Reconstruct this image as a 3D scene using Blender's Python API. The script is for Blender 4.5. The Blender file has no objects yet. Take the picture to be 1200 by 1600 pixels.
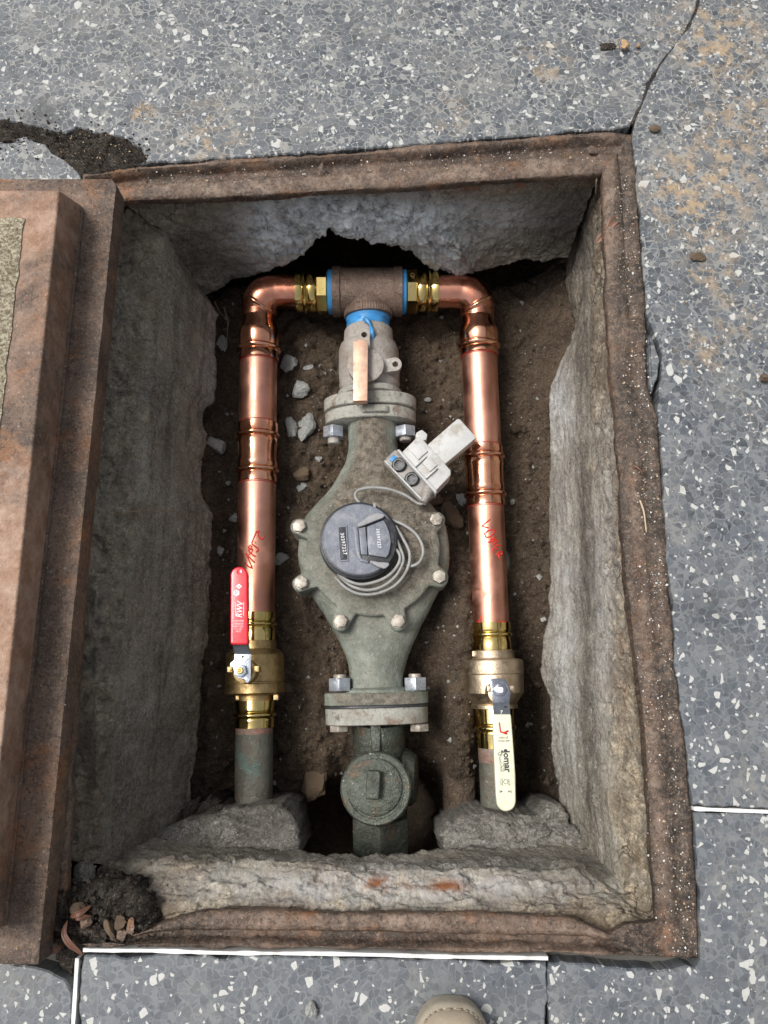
import bpy, bmesh, math, random
from mathutils import Vector, Matrix, noise
random.seed(7)
S = bpy.context.scene
# ------------------------------------------------------------------ camera
H, TILT, F = 0.85, math.radians(14), 1200.0
cam = bpy.data.objects.new('camera', bpy.data.cameras.new('camera'))
S.collection.objects.link(cam)
cam.location = (0, 0, H); cam.rotation_euler = (TILT, 0, 0)
cam.data.sensor_fit = 'VERTICAL'; cam.data.sensor_height = 24; cam.data.lens = 18
cam.data.clip_start = 0.01; cam.data.clip_end = 300
S.camera = cam
# ------------------------------------------------------------------ sky, sun, exposure
SUN_EL, SUN_AZ = math.radians(62), math.radians(-72)      # azimuth from +Y, clockwise
W = bpy.data.worlds.new('World'); S.world = W; W.use_nodes = True
wn = W.node_tree.nodes; wl = W.node_tree.links
sky = wn.new('ShaderNodeTexSky'); sky.sky_type = 'NISHITA'; sky.sun_disc = False
sky.sun_elevation = SUN_EL; sky.sun_rotation = SUN_AZ; sky.air_density = 1.0; sky.dust_density = 4.0
hsv = wn.new('ShaderNodeHueSaturation'); hsv.inputs['Saturation'].default_value = 0.30
wl.new(sky.outputs[0], hsv.inputs['Color'])
wl.new(hsv.outputs[0], wn['Background'].inputs[0]); wn['Background'].inputs[1].default_value = 0.10
sl = bpy.data.lights.new('sun', 'SUN'); sl.energy = 2.1; sl.angle = math.radians(22); sl.color = (1, 0.965, 0.91)
sun = bpy.data.objects.new('sun', sl); S.collection.objects.link(sun)
sd = Vector((math.sin(SUN_AZ)*math.cos(SUN_EL), math.cos(SUN_AZ)*math.cos(SUN_EL), math.sin(SUN_EL)))
sun.rotation_euler = sd.to_track_quat('Z', 'Y').to_euler(); sun.location = sd*5
S.view_settings.view_transform = 'Standard'; S.view_settings.look = 'None'
S.view_settings.exposure = 0.52; S.view_settings.gamma = 1; S.view_settings.use_curve_mapping = False

# ------------------------------------------------------------------ measuring helpers
ct, st = math.cos(TILT), math.sin(TILT)
def ray(px, py):
    x = (px-600)/F; y = -(py-800)/F
    return Vector((x, y*ct+st, y*st-ct))
def P(px, py, z=0.0):
    d = ray(px, py); s = (z-H)/d.z
    return Vector((0, 0, H)) + d*s
def depth(p): return -((p[1])*(-st) + (p[2]-H)*ct) if False else -(-st*p[1] + ct*(p[2]-H))
def pix(p):
    y = ct*p[1] + st*(p[2]-H); d = depth(p)
    return 600+F*p[0]/d, 800-F*y/d
def mm(px, p): return px*depth(p)/F          # a width in photo pixels to metres at point p
def lerp(a, b, t): return a+(b-a)*t
def sstep(a, b, x):
    t = max(0, min(1, (x-a)/(b-a))); return t*t*(3-2*t)
def fr(p, f, o=4, off=0.0):
    q = Vector((p[0]*f+off, p[1]*f+off*1.7, p[2]*f-off))
    return noise.fractal(q, 0.62, 2.1, o)

def chip(p, f, seed=0.0, sx=1.0, sy=1.0):
    q = Vector((p[0]*f*sx+seed, p[1]*f*sy+seed*1.3, p[2]*f-seed)); q += .25*noise.noise_vector(q*1.7)
    c = noise.voronoi(q)[1][0]; t = noise.cell_vector(c*13.7+Vector((5.1, 2.2, 9.4)))
    return (t-Vector((.5, .5, .5))).dot(q-c)*2.2+(t.x-.5)*.7
# ------------------------------------------------------------------ object helpers
def empty(name, loc, label, cat, group=None):
    o = bpy.data.objects.new(name, None); S.collection.objects.link(o)
    o.location = loc; o.empty_display_size = 0.02
    o['label'] = label; o['category'] = cat
    if group: o['group'] = group
    return o
def tag(o, label=None, cat=None, group=None, kind=None):
    if label: o['label'] = label
    if cat: o['category'] = cat
    if group: o['group'] = group
    if kind: o['kind'] = kind
    return o
def wloc(o):
    v = Vector(o.location)
    while o.parent: o = o.parent; v += Vector(o.location)
    return v
def link(name, bm, mat, parent=None, smooth=35):
    me = bpy.data.meshes.new(name)
    if isinstance(bm, bmesh.types.BMesh): bm.to_mesh(me); bm.free()
    else: me.from_pydata(bm[0], [], bm[1])
    n = len(me.vertices); c = Vector((0, 0, 0))
    if n:
        lo = Vector((1e9,)*3); hi = Vector((-1e9,)*3)
        for v in me.vertices:
            for k in range(3):
                if v.co[k] < lo[k]: lo[k] = v.co[k]
                if v.co[k] > hi[k]: hi[k] = v.co[k]
        c = (lo+hi)/2; c.z = lo.z
    me.transform(Matrix.Translation(-c))
    if smooth:
        me.shade_smooth()
        if smooth < 180: me.set_sharp_from_angle(angle=math.radians(smooth))
    o = bpy.data.objects.new(name, me); S.collection.objects.link(o)
    me.materials.append(mat)
    if parent: o.parent = parent; o.location = c - wloc(parent)
    else: o.location = c
    return o
def copy_part(o, parent, world):
    c = o.copy(); S.collection.objects.link(c); c.parent = parent
    c.location = Vector(world) - (wloc(parent) if parent else Vector((0, 0, 0)))
    return c
def basis(u):
    u = Vector(u).normalized()
    a = Vector((0, 0, 1)) if abs(u.z) < 0.9 else Vector((0, 1, 0))
    s = u.cross(a).normalized(); return s, s.cross(u).normalized(), u
def rings(bm, rs, close=True, cap=True):
    R = [[bm.verts.new(p) for p in r] for r in rs]
    n = len(R[0])
    for a, b in zip(R, R[1:]):
        for i in range(n if close else n-1):
            j = (i+1) % n
            try: bm.faces.new((a[i], a[j], b[j], b[i]))
            except ValueError: pass
    if cap:
        for r in (R[0], R[-1]):
            try: bm.faces.new(r)
            except ValueError: pass
    return R
def finish(bm):
    bmesh.ops.recalc_face_normals(bm, faces=bm.faces); return bm
def lathe_bm(prof, A, u, segs=64, bm=None, cap=True, wob=0):
    """prof: list of (t metres along u from A, radius)"""
    bm = bm or bmesh.new(); s, w, u = basis(u); rs = []
    for t, r in prof:
        c = Vector(A)+u*t
        rs.append([c + (s*math.cos(a)+w*math.sin(a))*(r*(1+wob*noise.noise(Vector((math.cos(a)*2, math.sin(a)*2, t*60))))) for a in [2*math.pi*i/segs for i in range(segs)]])
    rings(bm, rs, True, cap); return finish(bm)
class Axis:
    """a straight pipe axis given by two photo points and depths; k=1 measures along y, 0 along x"""
    def __init__(s, p0, z0, p1, z1, k=1):
        s.A = P(*p0, z0); s.B = P(*p1, z1); s.u = (s.B-s.A).normalized(); s.k = k
    def at(s, v):
        lo, hi = -1.0, 2.0
        f = lambda t: pix(s.A+(s.B-s.A)*t)[s.k]-v
        sg = 1 if f(hi) > f(lo) else -1
        for _ in range(40):
            m = (lo+hi)/2
            if sg*f(m) > 0: hi = m
            else: lo = m
        return s.A+(s.B-s.A)*lo
    def t(s, v): return (s.at(v)-s.A).dot(s.u)
    def r(s, v, hw): return mm(hw, s.at(v))
    def turn(s, prof, segs=64, wob=0, cap=True):
        return lathe_bm([(s.t(v), s.r(v, hw)) for v, hw in prof], s.A, s.u, segs, cap=cap, wob=wob)
def tube_bm(pts, r, segs=10, bm=None, smooth=0):
    bm = bm or bmesh.new(); pts = [Vector(p) for p in pts]
    if smooth: pts = catmull(pts, smooth)
    rs = []; prev = None
    for i, p in enumerate(pts):
        d = (pts[min(i+1, len(pts)-1)]-pts[max(i-1, 0)]).normalized()
        if prev is None: s, w, _ = basis(d)
        else:
            s = (prev - d*prev.dot(d)).normalized(); w = s.cross(d)
        prev = s; rr = r(i/(len(pts)-1)) if callable(r) else r
        rs.append([p+(s*math.cos(a)+w*math.sin(a))*rr for a in [2*math.pi*k/segs for k in range(segs)]])
    rings(bm, rs); return finish(bm)
def catmull(p, n):
    out = []
    for i in range(len(p)-1):
        a, b, c, d = p[max(i-1, 0)], p[i], p[i+1], p[min(i+2, len(p)-1)]
        for k in range(n):
            t = k/n
            out.append(0.5*((2*b)+(c-a)*t+(2*a-5*b+4*c-d)*t*t+(3*b-a-3*c+d)*t*t*t))
    out.append(p[-1]); return out
def bevel(bm, w, seg=2, ang=30):
    es = [e for e in bm.edges if len(e.link_faces) == 2 and e.calc_face_angle(0) > math.radians(ang)]
    if es: bmesh.ops.bevel(bm, geom=es, offset=w, segments=seg, affect='EDGES', profile=0.6)
    return bm
def prism_bm(top, dz, bv=0, base=None, seg=2):
    """top: world points, extruded down by dz (or to base points)"""
    bm = bmesh.new(); top = [Vector(p) for p in top]
    bot = [Vector(p) for p in base] if base else [p-Vector((0, 0, dz)) for p in top]
    rings(bm, [bot, top]); finish(bm)
    if bv: bevel(bm, bv, seg)
    return bm
def ppoly(pts, z): return [P(x, y, z) for x, y in pts]
def rnd_rect(cx, cy, w, h, r, ang=0, n=5):
    out = []
    for sx, sy, a0 in ((1, 1, 0), (-1, 1, 90), (-1, -1, 180), (1, -1, 270)):
        for k in range(n+1):
            a = math.radians(a0+90*k/n)
            x = sx*(w/2-r)+r*math.cos(a); y = sy*(h/2-r)+r*math.sin(a)
            out.append((cx+x*math.cos(ang)-y*math.sin(ang), cy+x*math.sin(ang)+y*math.cos(ang)))
    return out
def hex_bm(A, u, r, h, rot=0, bv=0.0008, bm=None, n=6):
    s, w, u = basis(u); b = bmesh.new(); R = []
    for t in (0, h): R.append([Vector(A)+u*t+(s*math.cos(rot+2*math.pi*i/n)+w*math.sin(rot+2*math.pi*i/n))*r for i in range(n)])
    rings(b, R); finish(b)
    if bv: bevel(b, bv, 2)
    if bm is None: return b
    m = bpy.data.meshes.new('tmp'); b.to_mesh(m); b.free(); bm.from_mesh(m); bpy.data.meshes.remove(m); return bm
def merge(*bms):
    out = bmesh.new()
    for b in bms:
        m = bpy.data.meshes.new('tmp'); b.to_mesh(m); b.free(); out.from_mesh(m); bpy.data.meshes.remove(m)
    return out
FONT = None
def text(name, s, size, c, ang, mat, parent, z_off=0.0, shear=0, xs=1.0, bold=0, n=None, ext=0.00015, sp=1.0):
    """lettering centred at world point c, lying flat, turned by ang (degrees)"""
    cu = bpy.data.curves.new(name, 'FONT'); cu.body = s; cu.size = size; cu.align_x = 'CENTER'; cu.align_y = 'CENTER'
    cu.shear = shear; cu.space_character = sp; cu.offset = bold; cu.extrude = ext; cu.resolution_u = 3
    t = bpy.data.objects.new(name, cu); S.collection.objects.link(t)
    bpy.context.view_layer.update()
    me = bpy.data.meshes.new_from_object(t.evaluated_get(bpy.context.evaluated_depsgraph_get()))
    bpy.data.objects.remove(t); bpy.data.curves.remove(cu)
    M = Matrix.Rotation(math.radians(ang), 4, 'Z') @ Matrix.Diagonal((xs, 1, 1, 1))
    if n is not None: M = Vector((0, 0, 1)).rotation_difference(Vector(n)).to_matrix().to_4x4() @ M
    me.transform(Matrix.Translation(Vector(c)+Vector((0, 0, z_off))) @ M)
    bm = bmesh.new(); bm.from_mesh(me); bpy.data.meshes.remove(me)
    return link(name, bm, mat, parent, 0)

# ------------------------------------------------------------------ material helpers
class N:
    def __init__(s, name):
        s.m = bpy.data.materials.new(name); s.m.use_nodes = True; s.t = s.m.node_tree
        s.b = s.t.nodes['Principled BSDF']; s.tc = s.t.nodes.new('ShaderNodeTexCoord').outputs['Object']
        g = s.t.nodes.new('ShaderNodeNewGeometry'); s.pos = g.outputs['Position']
    def put(s, sock, v):
        if isinstance(v, bpy.types.NodeSocket): s.t.links.new(v, sock)
        elif isinstance(v, (tuple, list)): sock.default_value = tuple(v)+((1,) if len(v) == 3 and len(sock.default_value) == 4 else ())
        else: sock.default_value = v
    def noise(s, sc, det=6, rough=0.6, dist=0, co=None, color=False):
        n = s.t.nodes.new('ShaderNodeTexNoise'); s.put(n.inputs['Vector'], co or s.pos)
        n.inputs['Scale'].default_value = sc; n.inputs['Detail'].default_value = det
        n.inputs['Roughness'].default_value = rough; n.inputs['Distortion'].default_value = dist
        return n.outputs['Color' if color else 'Fac']
    def vor(s, sc, feat='F1', out='Distance', co=None, rnd=1, metric='EUCLIDEAN'):
        n = s.t.nodes.new('ShaderNodeTexVoronoi'); n.feature = feat; s.put(n.inputs['Vector'], co or s.pos)
        if feat != 'DISTANCE_TO_EDGE': n.distance = metric
        n.inputs['Scale'].default_value = sc; n.inputs['Randomness'].default_value = rnd
        return n.outputs[out]
    def ramp(s, v, a, b, lo=0.0, hi=1.0, smooth=True):
        n = s.t.nodes.new('ShaderNodeMapRange'); n.interpolation_type = 'SMOOTHSTEP' if smooth else 'LINEAR'
        s.put(n.inputs['Value'], v); n.inputs['From Min'].default_value = a; n.inputs['From Max'].default_value = b
        n.inputs['To Min'].default_value = lo; n.inputs['To Max'].default_value = hi; return n.outputs[0]
    def mix(s, f, a, b, mode='MIX'):
        n = s.t.nodes.new('ShaderNodeMix'); n.data_type = 'RGBA'; n.blend_type = mode
        s.put(n.inputs[0], f); s.put(n.inputs[6], a); s.put(n.inputs[7], b); return n.outputs[2]
    def math(s, op, a, b=0.0, c=0.0):
        n = s.t.nodes.new('ShaderNodeMath'); n.operation = op
        s.put(n.inputs[0], a); s.put(n.inputs[1], b); s.put(n.inputs[2], c); return n.outputs[0]
    def sep(s, v):
        n = s.t.nodes.new('ShaderNodeSeparateXYZ'); s.put(n.inputs[0], v); return n.outputs
    def scale(s, v, k):
        n = s.t.nodes.new('ShaderNodeVectorMath'); n.operation = 'MULTIPLY'; s.put(n.inputs[0], v); n.inputs[1].default_value = k
        return n.outputs[0]
    def add(s, a, b):
        n = s.t.nodes.new('ShaderNodeVectorMath'); n.operation = 'ADD'; s.put(n.inputs[0], a); s.put(n.inputs[1], b); return n.outputs[0]
    def blob(s, px, py, r, z=0.0, sx=1.0, sy=1.0):
        """soft round mask at a place on the ground, radius in photo pixels"""
        c = P(px, py, z); rr = mm(r, c)
        v = s.add(s.pos, (-c.x, -c.y, 0)); v = s.scale(v, (1/sx, 1/sy, 0))
        n = s.t.nodes.new('ShaderNodeVectorMath'); n.operation = 'LENGTH'; s.put(n.inputs[0], v)
        return s.ramp(n.outputs['Value'], rr, rr*0.2)
    def attr(s, name):
        n = s.t.nodes.new('ShaderNodeAttribute'); n.attribute_name = name; return n.outputs['Fac']
    def bump(s, h, strength=0.5, dist=0.002, prev=None):
        n = s.t.nodes.new('ShaderNodeBump'); s.put(n.inputs['Height'], h); n.inputs['Strength'].default_value = strength
        n.inputs['Distance'].default_value = dist
        if prev: s.t.links.new(prev, n.inputs['Normal'])
        return n.outputs[0]
    def grit(s, col, lt, dk, k=.7, sc=420, sc2=190):
        a = s.noise(sc, 3, .8); b = s.noise(sc2, 5, .85, 0, s.add(s.pos, (7, 7, 7))); c = s.noise(sc*.6, 4, .85, 0, s.add(s.pos, (3, 9, 3)))
        col = s.mix(s.ramp(b, .53, .59, 0, k*.8), col, lt)
        col = s.mix(s.ramp(c, .47, .41, 0, k), col, dk)
        return s.mix(s.ramp(a, .56, .60, 0, k), col, lt)
    def out(s, col, rough=0.6, metal=0.0, normal=None, spec=None, coat=None):
        s.put(s.b.inputs['Base Color'], col); s.put(s.b.inputs['Roughness'], rough); s.put(s.b.inputs['Metallic'], metal)
        if normal: s.put(s.b.inputs['Normal'], normal)
        if spec is not None: s.b.inputs['Specular IOR Level'].default_value = spec
        if coat: s.b.inputs['Coat Weight'].default_value = coat; s.b.inputs['Coat Roughness'].default_value = 0.15
        return s.m

def terrazzo():
    n = N('terrazzo')
    flat = n.scale(n.add(n.pos, n.scale(n.noise(55, 3, 0.6, 0, None, True), (0.013, 0.010, 0.0))), (1, 1, 0))
    fine = n.scale(n.add(n.pos, n.scale(n.noise(120, 2, 0.6, 0, None, True), (0.006, 0.008, 0.0))), (1, 1, 0))
    edge = n.vor(116, 'DISTANCE_TO_EDGE', co=flat); cellc = n.sep(n.vor(116, 'F1', 'Color', co=flat))
    gap = n.ramp(n.noise(35, 3, .6), .3, .7, .015, .11)
    chip = n.math('GREATER_THAN', edge, gap)
    big = n.noise(3.2, 4, 0.6)
    chipcol = n.mix(cellc[0], (0.032, 0.039, 0.049), (0.100, 0.114, 0.132))
    chipcol = n.mix(n.ramp(n.noise(160, 5, .7), .35, .7, 0, .35), chipcol, (0.19, 0.20, 0.21))
    keep = n.ramp(cellc[1], 0.10, 0.14)
    y = n.sep(n.pos)[1]
    mdark = n.mix(n.noise(300, 5, 0.7), (0.11, 0.118, 0.128), (0.22, 0.232, 0.240))
    mlight = n.mix(n.noise(260, 4, 0.7), (0.17, 0.175, 0.17), (0.34, 0.335, 0.315))
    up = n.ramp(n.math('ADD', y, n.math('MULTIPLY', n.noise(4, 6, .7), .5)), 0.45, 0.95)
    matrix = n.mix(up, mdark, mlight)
    ck = n.math('MULTIPLY', chip, keep)
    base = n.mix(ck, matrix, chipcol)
    e2 = n.ramp(n.vor(250, 'DISTANCE_TO_EDGE', co=fine), 0.05, 0.12); c2 = n.sep(n.vor(250, 'F1', 'Color', co=fine))
    base = n.mix(n.math('MULTIPLY', n.math('MULTIPLY', e2, n.ramp(c2[0], 0.45, 0.5)), n.math('SUBTRACT', 1, ck)), base, n.mix(c2[1], (0.06, 0.07, 0.085), (0.16, 0.175, 0.19)))
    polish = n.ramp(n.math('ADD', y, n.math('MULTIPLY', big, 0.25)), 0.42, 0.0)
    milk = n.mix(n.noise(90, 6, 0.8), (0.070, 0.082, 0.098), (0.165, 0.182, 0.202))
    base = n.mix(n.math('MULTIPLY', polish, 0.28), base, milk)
    base = n.mix(n.ramp(n.noise(18, 7, .75), .38, .72, 0, .38), base, n.mix(n.noise(200, 5, .8), (0.11, 0.113, 0.115), (0.27, 0.268, 0.255)))
    # white marble chips: angular cells of several sizes
    for sc, th, eg, k, off in ((125, 0.972, 0.17, (1.0, .62, 1), 0.0), (150, 0.972, 0.17, (.66, 1.0, 1), 3.3), (150, 0.97, 0.14, (1, .8, 1), 9.3), (260, 0.965, 0.12, (1.0, .8, 1), 7.1), (98, .985, .22, (.8, 1, 1), 5.2), (320, .97, .1, (1, 1, 1), 2.2)):
        w3 = n.scale(n.add(n.add(n.pos, n.scale(n.noise(sc*.9, 2, 0.5, 0, None, True), (0.35/sc, 0.35/sc, 0))), (off, off*0.7, 0)), (k[0], k[1], 0))
        d = n.vor(sc, 'DISTANCE_TO_EDGE', co=w3); c = n.sep(n.vor(sc, 'F1', 'Color', co=w3))
        m = n.math('MULTIPLY', n.math('GREATER_THAN', d, n.ramp(c[1], 0, 1, eg*.5, eg*1.5, False)), n.math('GREATER_THAN', c[0], th))
        base = n.mix(m, base, n.mix(n.noise(300, 4, .7), (0.34, 0.34, 0.32), (0.60, 0.60, 0.57)))
    # worn-in tan dust and dirt
    dust = n.math('MULTIPLY', n.ramp(n.noise(7, 8, 0.72), 0.46, 0.66), n.ramp(n.noise(90, 5, 0.7), 0.35, 0.65))
    base = n.mix(n.math('MULTIPLY', dust, 0.55), base, (0.25, 0.235, 0.21))
    for px, py, r, k in ((1090, 300, 130, 0.75), (1120, 60, 120, 0.6), (1110, 420, 70, 0.55), (225, 178, 26, 0.9), (850, 95, 60, 0.5), (1160, 200, 120, 0.5), (1095, 550, 60, .45), (330, 210, 110, .3), (1150, 500, 60, .35), (1110, 90, 30, .6), (320, 228, 18, .7), (700, 180, 60, .25)):
        m = n.math('MULTIPLY', n.blob(px, py, r), n.ramp(n.noise(45, 7, 0.75), 0.46, 0.60))
        base = n.mix(n.math('MULTIPLY', m, k), base, (0.42, 0.30, 0.17))
    for px, py, r, k, sx in ((68, 182, 58, 0.85, 1), (550, 42, 55, .35, 1.2), (1105, 960, 62, .55, .8), (30, 300, 80, .4, 1), (700, 1560, 110, .25, 1)):  # dark patches; the last paints the shoe's soft shadow into the colour
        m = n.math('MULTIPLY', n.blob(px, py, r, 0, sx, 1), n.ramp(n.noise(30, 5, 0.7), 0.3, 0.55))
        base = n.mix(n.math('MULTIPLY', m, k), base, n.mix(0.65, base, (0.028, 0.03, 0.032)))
    # grime along the pit
    for px, py, r, sx, sy in ((600, 215, 30, 14, 1), (1035, 900, 26, 1, 14)):
        pass
    h = n.math('ADD', n.math('MULTIPLY', chip, n.ramp(y, 0.1, 0.4, 0.1, .8)), n.math('MULTIPLY', n.noise(600, 3), 0.9))
    rough = n.math('ADD', n.ramp(n.noise(60, 5, .7), .3, .7, .32, .5), n.math('MULTIPLY', dust, .3))
    return n.out(base, rough, 0, n.bump(h, 0.35, 0.0006))
def concrete(name, c1, c2, white=(0.74, 0.77, 0.78), streak=1.0, wk=0.0, dark=(0.05, 0.042, 0.035)):
    n = N(name)
    a = n.noise(9, 8, 0.68); b = n.noise(70, 8, 0.75); g = n.noise(400, 3, 0.6)
    col = n.mix(n.ramp(a, .35, .68), c1, c2)
    col = n.mix(n.ramp(b, .42, .66, 0, .7), col, n.mix(0.5, col, (0.42, 0.41, 0.38)))
    col = n.mix(n.ramp(n.noise(16, 6, .7, .6), .56, .72, 0, .5), col, dark)
    col = n.mix(n.ramp(n.noise(150, 4, .6), .62, .68, 0, .6), col, (0.5, 0.49, 0.46))
    col = n.mix(n.ramp(n.noise(4.5, 5, .6), .5, .72, 0, .45), col, (0.21, 0.17, 0.12))
    col = n.mix(n.ramp(n.noise(1, 7, .75, .4, n.scale(n.pos, (90, 90, 16) if streak > 0 else (90, 90, 90))), .53, .64, 0, .7), col, n.mix(.6, dark, col))
    col = n.mix(n.ramp(n.noise(240, 5, .8), .55, .62, 0, .55), col, (0.40, 0.38, 0.34))
    col = n.mix(n.ramp(n.noise(300, 4, .8, 0, n.add(n.pos, (3, 3, 3))), .57, .63, 0, .7), col, dark)
    if streak > 0:
        b1 = n.noise(1, 6, .7, .3, n.scale(n.pos, (28, 4.0, 36))); b2 = n.noise(1, 6, .7, .3, n.scale(n.pos, (4.0, 28, 36)))
        hz = n.attr('hz'); bnd = n.math('ADD', n.math('MULTIPLY', b1, n.math('SUBTRACT', 1, hz)), n.math('MULTIPLY', b2, hz))
        col = n.mix(n.ramp(bnd, .51, .64, 0, .7), col, (0.068, 0.056, 0.042))
        col = n.mix(n.ramp(bnd, .47, .36, 0, .4), col, (0.33, 0.315, 0.275))
    col = n.grit(col, n.mix(.5, col, (0.45, 0.43, 0.38)), n.mix(.35, dark, col), .75)
    lg = n.math('MULTIPLY', n.attr('ledge'), n.ramp(n.noise(38, 8, .75), .36, .60, .15, 1.0))
    col = n.mix(lg, col, n.mix(n.ramp(n.noise(80, 6, .75), .38, .62), n.mix(n.ramp(n.noise(230, 4, .85), .44, .52), (0.075, 0.06, 0.042), (0.20, 0.17, 0.125)), n.mix(n.ramp(n.noise(260, 4, .85), .42, .56), (0.22, 0.178, 0.120), (0.52, 0.44, 0.325))))
    crv = n.vor(34, 'DISTANCE_TO_EDGE', co=n.add(n.pos, n.scale(n.noise(30, 5, .7, 0, None, True), (.03, .03, .03))))
    col = n.mix(n.math('MULTIPLY', n.math('MULTIPLY', n.attr('ledge'), n.ramp(crv, .05, .0)), n.ramp(n.noise(12, 4), .46, .56)), col, (0.045, 0.034, 0.025))
    col = n.mix(n.math('MULTIPLY', n.attr('ledge'), n.ramp(n.noise(11, 7, .75), .46, .60, 0, .7)), col, (0.125, 0.085, 0.052))
    fr_ = n.math('MULTIPLY', n.attr('fresh'), n.ramp(n.noise(26, 7, .72), .30, .52, .35, 1.0))
    col = n.mix(fr_, col, n.mix(n.ramp(n.noise(45, 7, .75), .36, .56), n.mix(n.ramp(n.noise(200, 4, .85), .42, .54), (0.15, 0.155, 0.155), (0.44, 0.455, 0.46)), white))
    col = n.mix(n.attr('dark_tone'), col, (0.035, 0.028, 0.022))  # masked darker tone; on the left wall it is painted shade
    col = n.mix(n.math('MULTIPLY', n.attr('rust'), n.ramp(n.noise(30, 6, .7), .45, .6)), col, (0.22, 0.085, 0.035))
    h = n.math('ADD', n.math('MULTIPLY', b, 1.0), n.math('MULTIPLY', g, .35))
    h2 = n.math('ADD', h, n.math('MULTIPLY', n.ramp(n.vor(150), 0, .5), .35))
    st_ = n.noise(1, 6, .6, 0, n.scale(n.pos, (60, 60, 60)))
    return n.out(col, .82, 0, n.bump(h2, .9, .0035, n.bump(st_, .6, .003)), .3)
def rust(name, k=0.0):
    n = N(name)
    a = n.noise(11, 8, .7); b = n.noise(50, 8, .75)
    col = n.mix(n.ramp(a, .38, .62), (0.080, 0.058, 0.046), (0.185, 0.128, 0.094))
    col = n.mix(n.ramp(b, .52, .70, 0, .8), col, (0.25, 0.14, 0.085))
    col = n.mix(n.ramp(n.noise(13, 7, .75, .3), .52, .66, 0, .8), col, (0.27, 0.12, 0.05))
    col = n.mix(n.ramp(n.noise(24, 7, .7), .57, .66, 0, .6), col, (0.055, 0.043, 0.040))
    col = n.mix(n.ramp(n.noise(230, 3, .6), .64, .70, 0, .55), col, (0.46, 0.40, 0.34))
    col = n.mix(n.attr('bar'), col, n.mix(n.ramp(n.noise(60, 7, .75), .4, .62), (0.095, 0.066, 0.048), (0.27, 0.205, 0.160)))
    col = n.mix(n.attr('gutter'), col, (0.035, 0.027, 0.022))
    col = n.mix(n.attr('dust'), col, n.mix(n.ramp(n.noise(120, 7, .8), .42, .62), (0.024, 0.019, 0.015), (0.085, 0.066, 0.051)))
    col = n.grit(col, n.mix(.5, col, (0.36, 0.24, 0.17)), (0.035, 0.024, 0.018), .65, 330, 120)
    if k: col = n.mix(n.ramp(n.noise(5, 6, .7, .6), .36, .56, 0, k), col, n.mix(n.ramp(n.noise(35, 7, .75), .35, .65), (0.30, 0.16, 0.095), (0.52, 0.36, 0.27)))
    h = n.math('ADD', b, n.math('MULTIPLY', n.noise(330, 4, .7), .4))
    return n.out(col, n.ramp(b, .3, .7, .42, .75), .15, n.bump(h, .9, .0025), .45)
def soil_mat(name='soil', c1=(0.060, 0.043, 0.029), c2=(0.135, 0.094, 0.062), c3=(0.16, 0.118, 0.083)):
    n = N(name)
    a = n.noise(14, 8, .7); b = n.noise(110, 8, .75)
    col = n.mix(n.ramp(a, .35, .65), c1, c2)
    col = n.mix(n.ramp(b, .5, .68, 0, .7), col, c3)
    col = n.mix(n.ramp(n.noise(30, 6, .7), .58, .70, 0, .6), col, (0.13, 0.125, 0.115))
    col = n.mix(n.ramp(n.noise(190, 3, .6), .66, .70, 0, .7), col, (0.34, 0.32, 0.29))
    cr = n.ramp(n.vor(48, 'DISTANCE_TO_EDGE', co=n.add(n.pos, n.scale(n.noise(40, 4, .6, 0, None, True), (.015, .015, .015)))), 0, .07)
    col = n.mix(n.math('MULTIPLY', n.ramp(cr, 0, 1, .35, 0), n.ramp(n.noise(12, 4), .45, .6)), col, (0.02, 0.014, 0.01))
    col = n.grit(col, n.mix(.55, c3, (0.22, 0.18, 0.14)), (0.018, 0.013, 0.009), .6)
    h = n.math('ADD', n.math('ADD', b, n.math('MULTIPLY', n.noise(420, 4, .7), .5)), n.math('MULTIPLY', cr, .15))
    return n.out(col, .9, 0, n.bump(h, 1.0, .006), .25)
def metal(name, c1, c2, rough=.25, sc=40, mt=1.0, patina=None, pk=(.5, .65), grain=0.0, bump=.15, dirt=0.0, axis=None):
    n = N(name)
    a = n.noise(sc, 6, .65)
    col = n.mix(n.ramp(a, .35, .65), c1, c2)
    met = mt; rg = n.ramp(n.noise(sc*2.2, 6, .7), .3, .7, rough*.75, rough*1.3)
    h = n.noise(sc*6, 4, .6)
    if grain:
        gv = n.noise(1, 3, .7, 0, n.scale(n.pos, (60, 2600, 60) if axis != 'x' else (2600, 60, 60)))
        gv2 = n.noise(1, 3, .7, 0, n.scale(n.pos, (700, 5, 700)))
        h = n.math('ADD', n.math('MULTIPLY', h, .4), n.math('ADD', gv, n.math('MULTIPLY', gv2, .5)))
        rg = n.math('ADD', rg, n.ramp(gv, .3, .7, -.04, .06))
    if patina:
        m = n.ramp(n.noise(sc*.7, 7, .72, .3), pk[0], pk[1])
        col = n.mix(m, col, patina); met = n.math('MULTIPLY', n.math('SUBTRACT', 1, m), mt)
        rg = n.math('ADD', rg, n.math('MULTIPLY', m, .35))
    if dirt:
        m2 = n.math('MULTIPLY', n.ramp(n.noise(55, 8, .75), .48, .62), dirt)
        col = n.mix(m2, col, (0.10, 0.08, 0.06))
        rg = n.math('ADD', rg, n.math('MULTIPLY', m2, .3))
    return n.out(col, rg, met, n.bump(h, bump, .0008))
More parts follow.
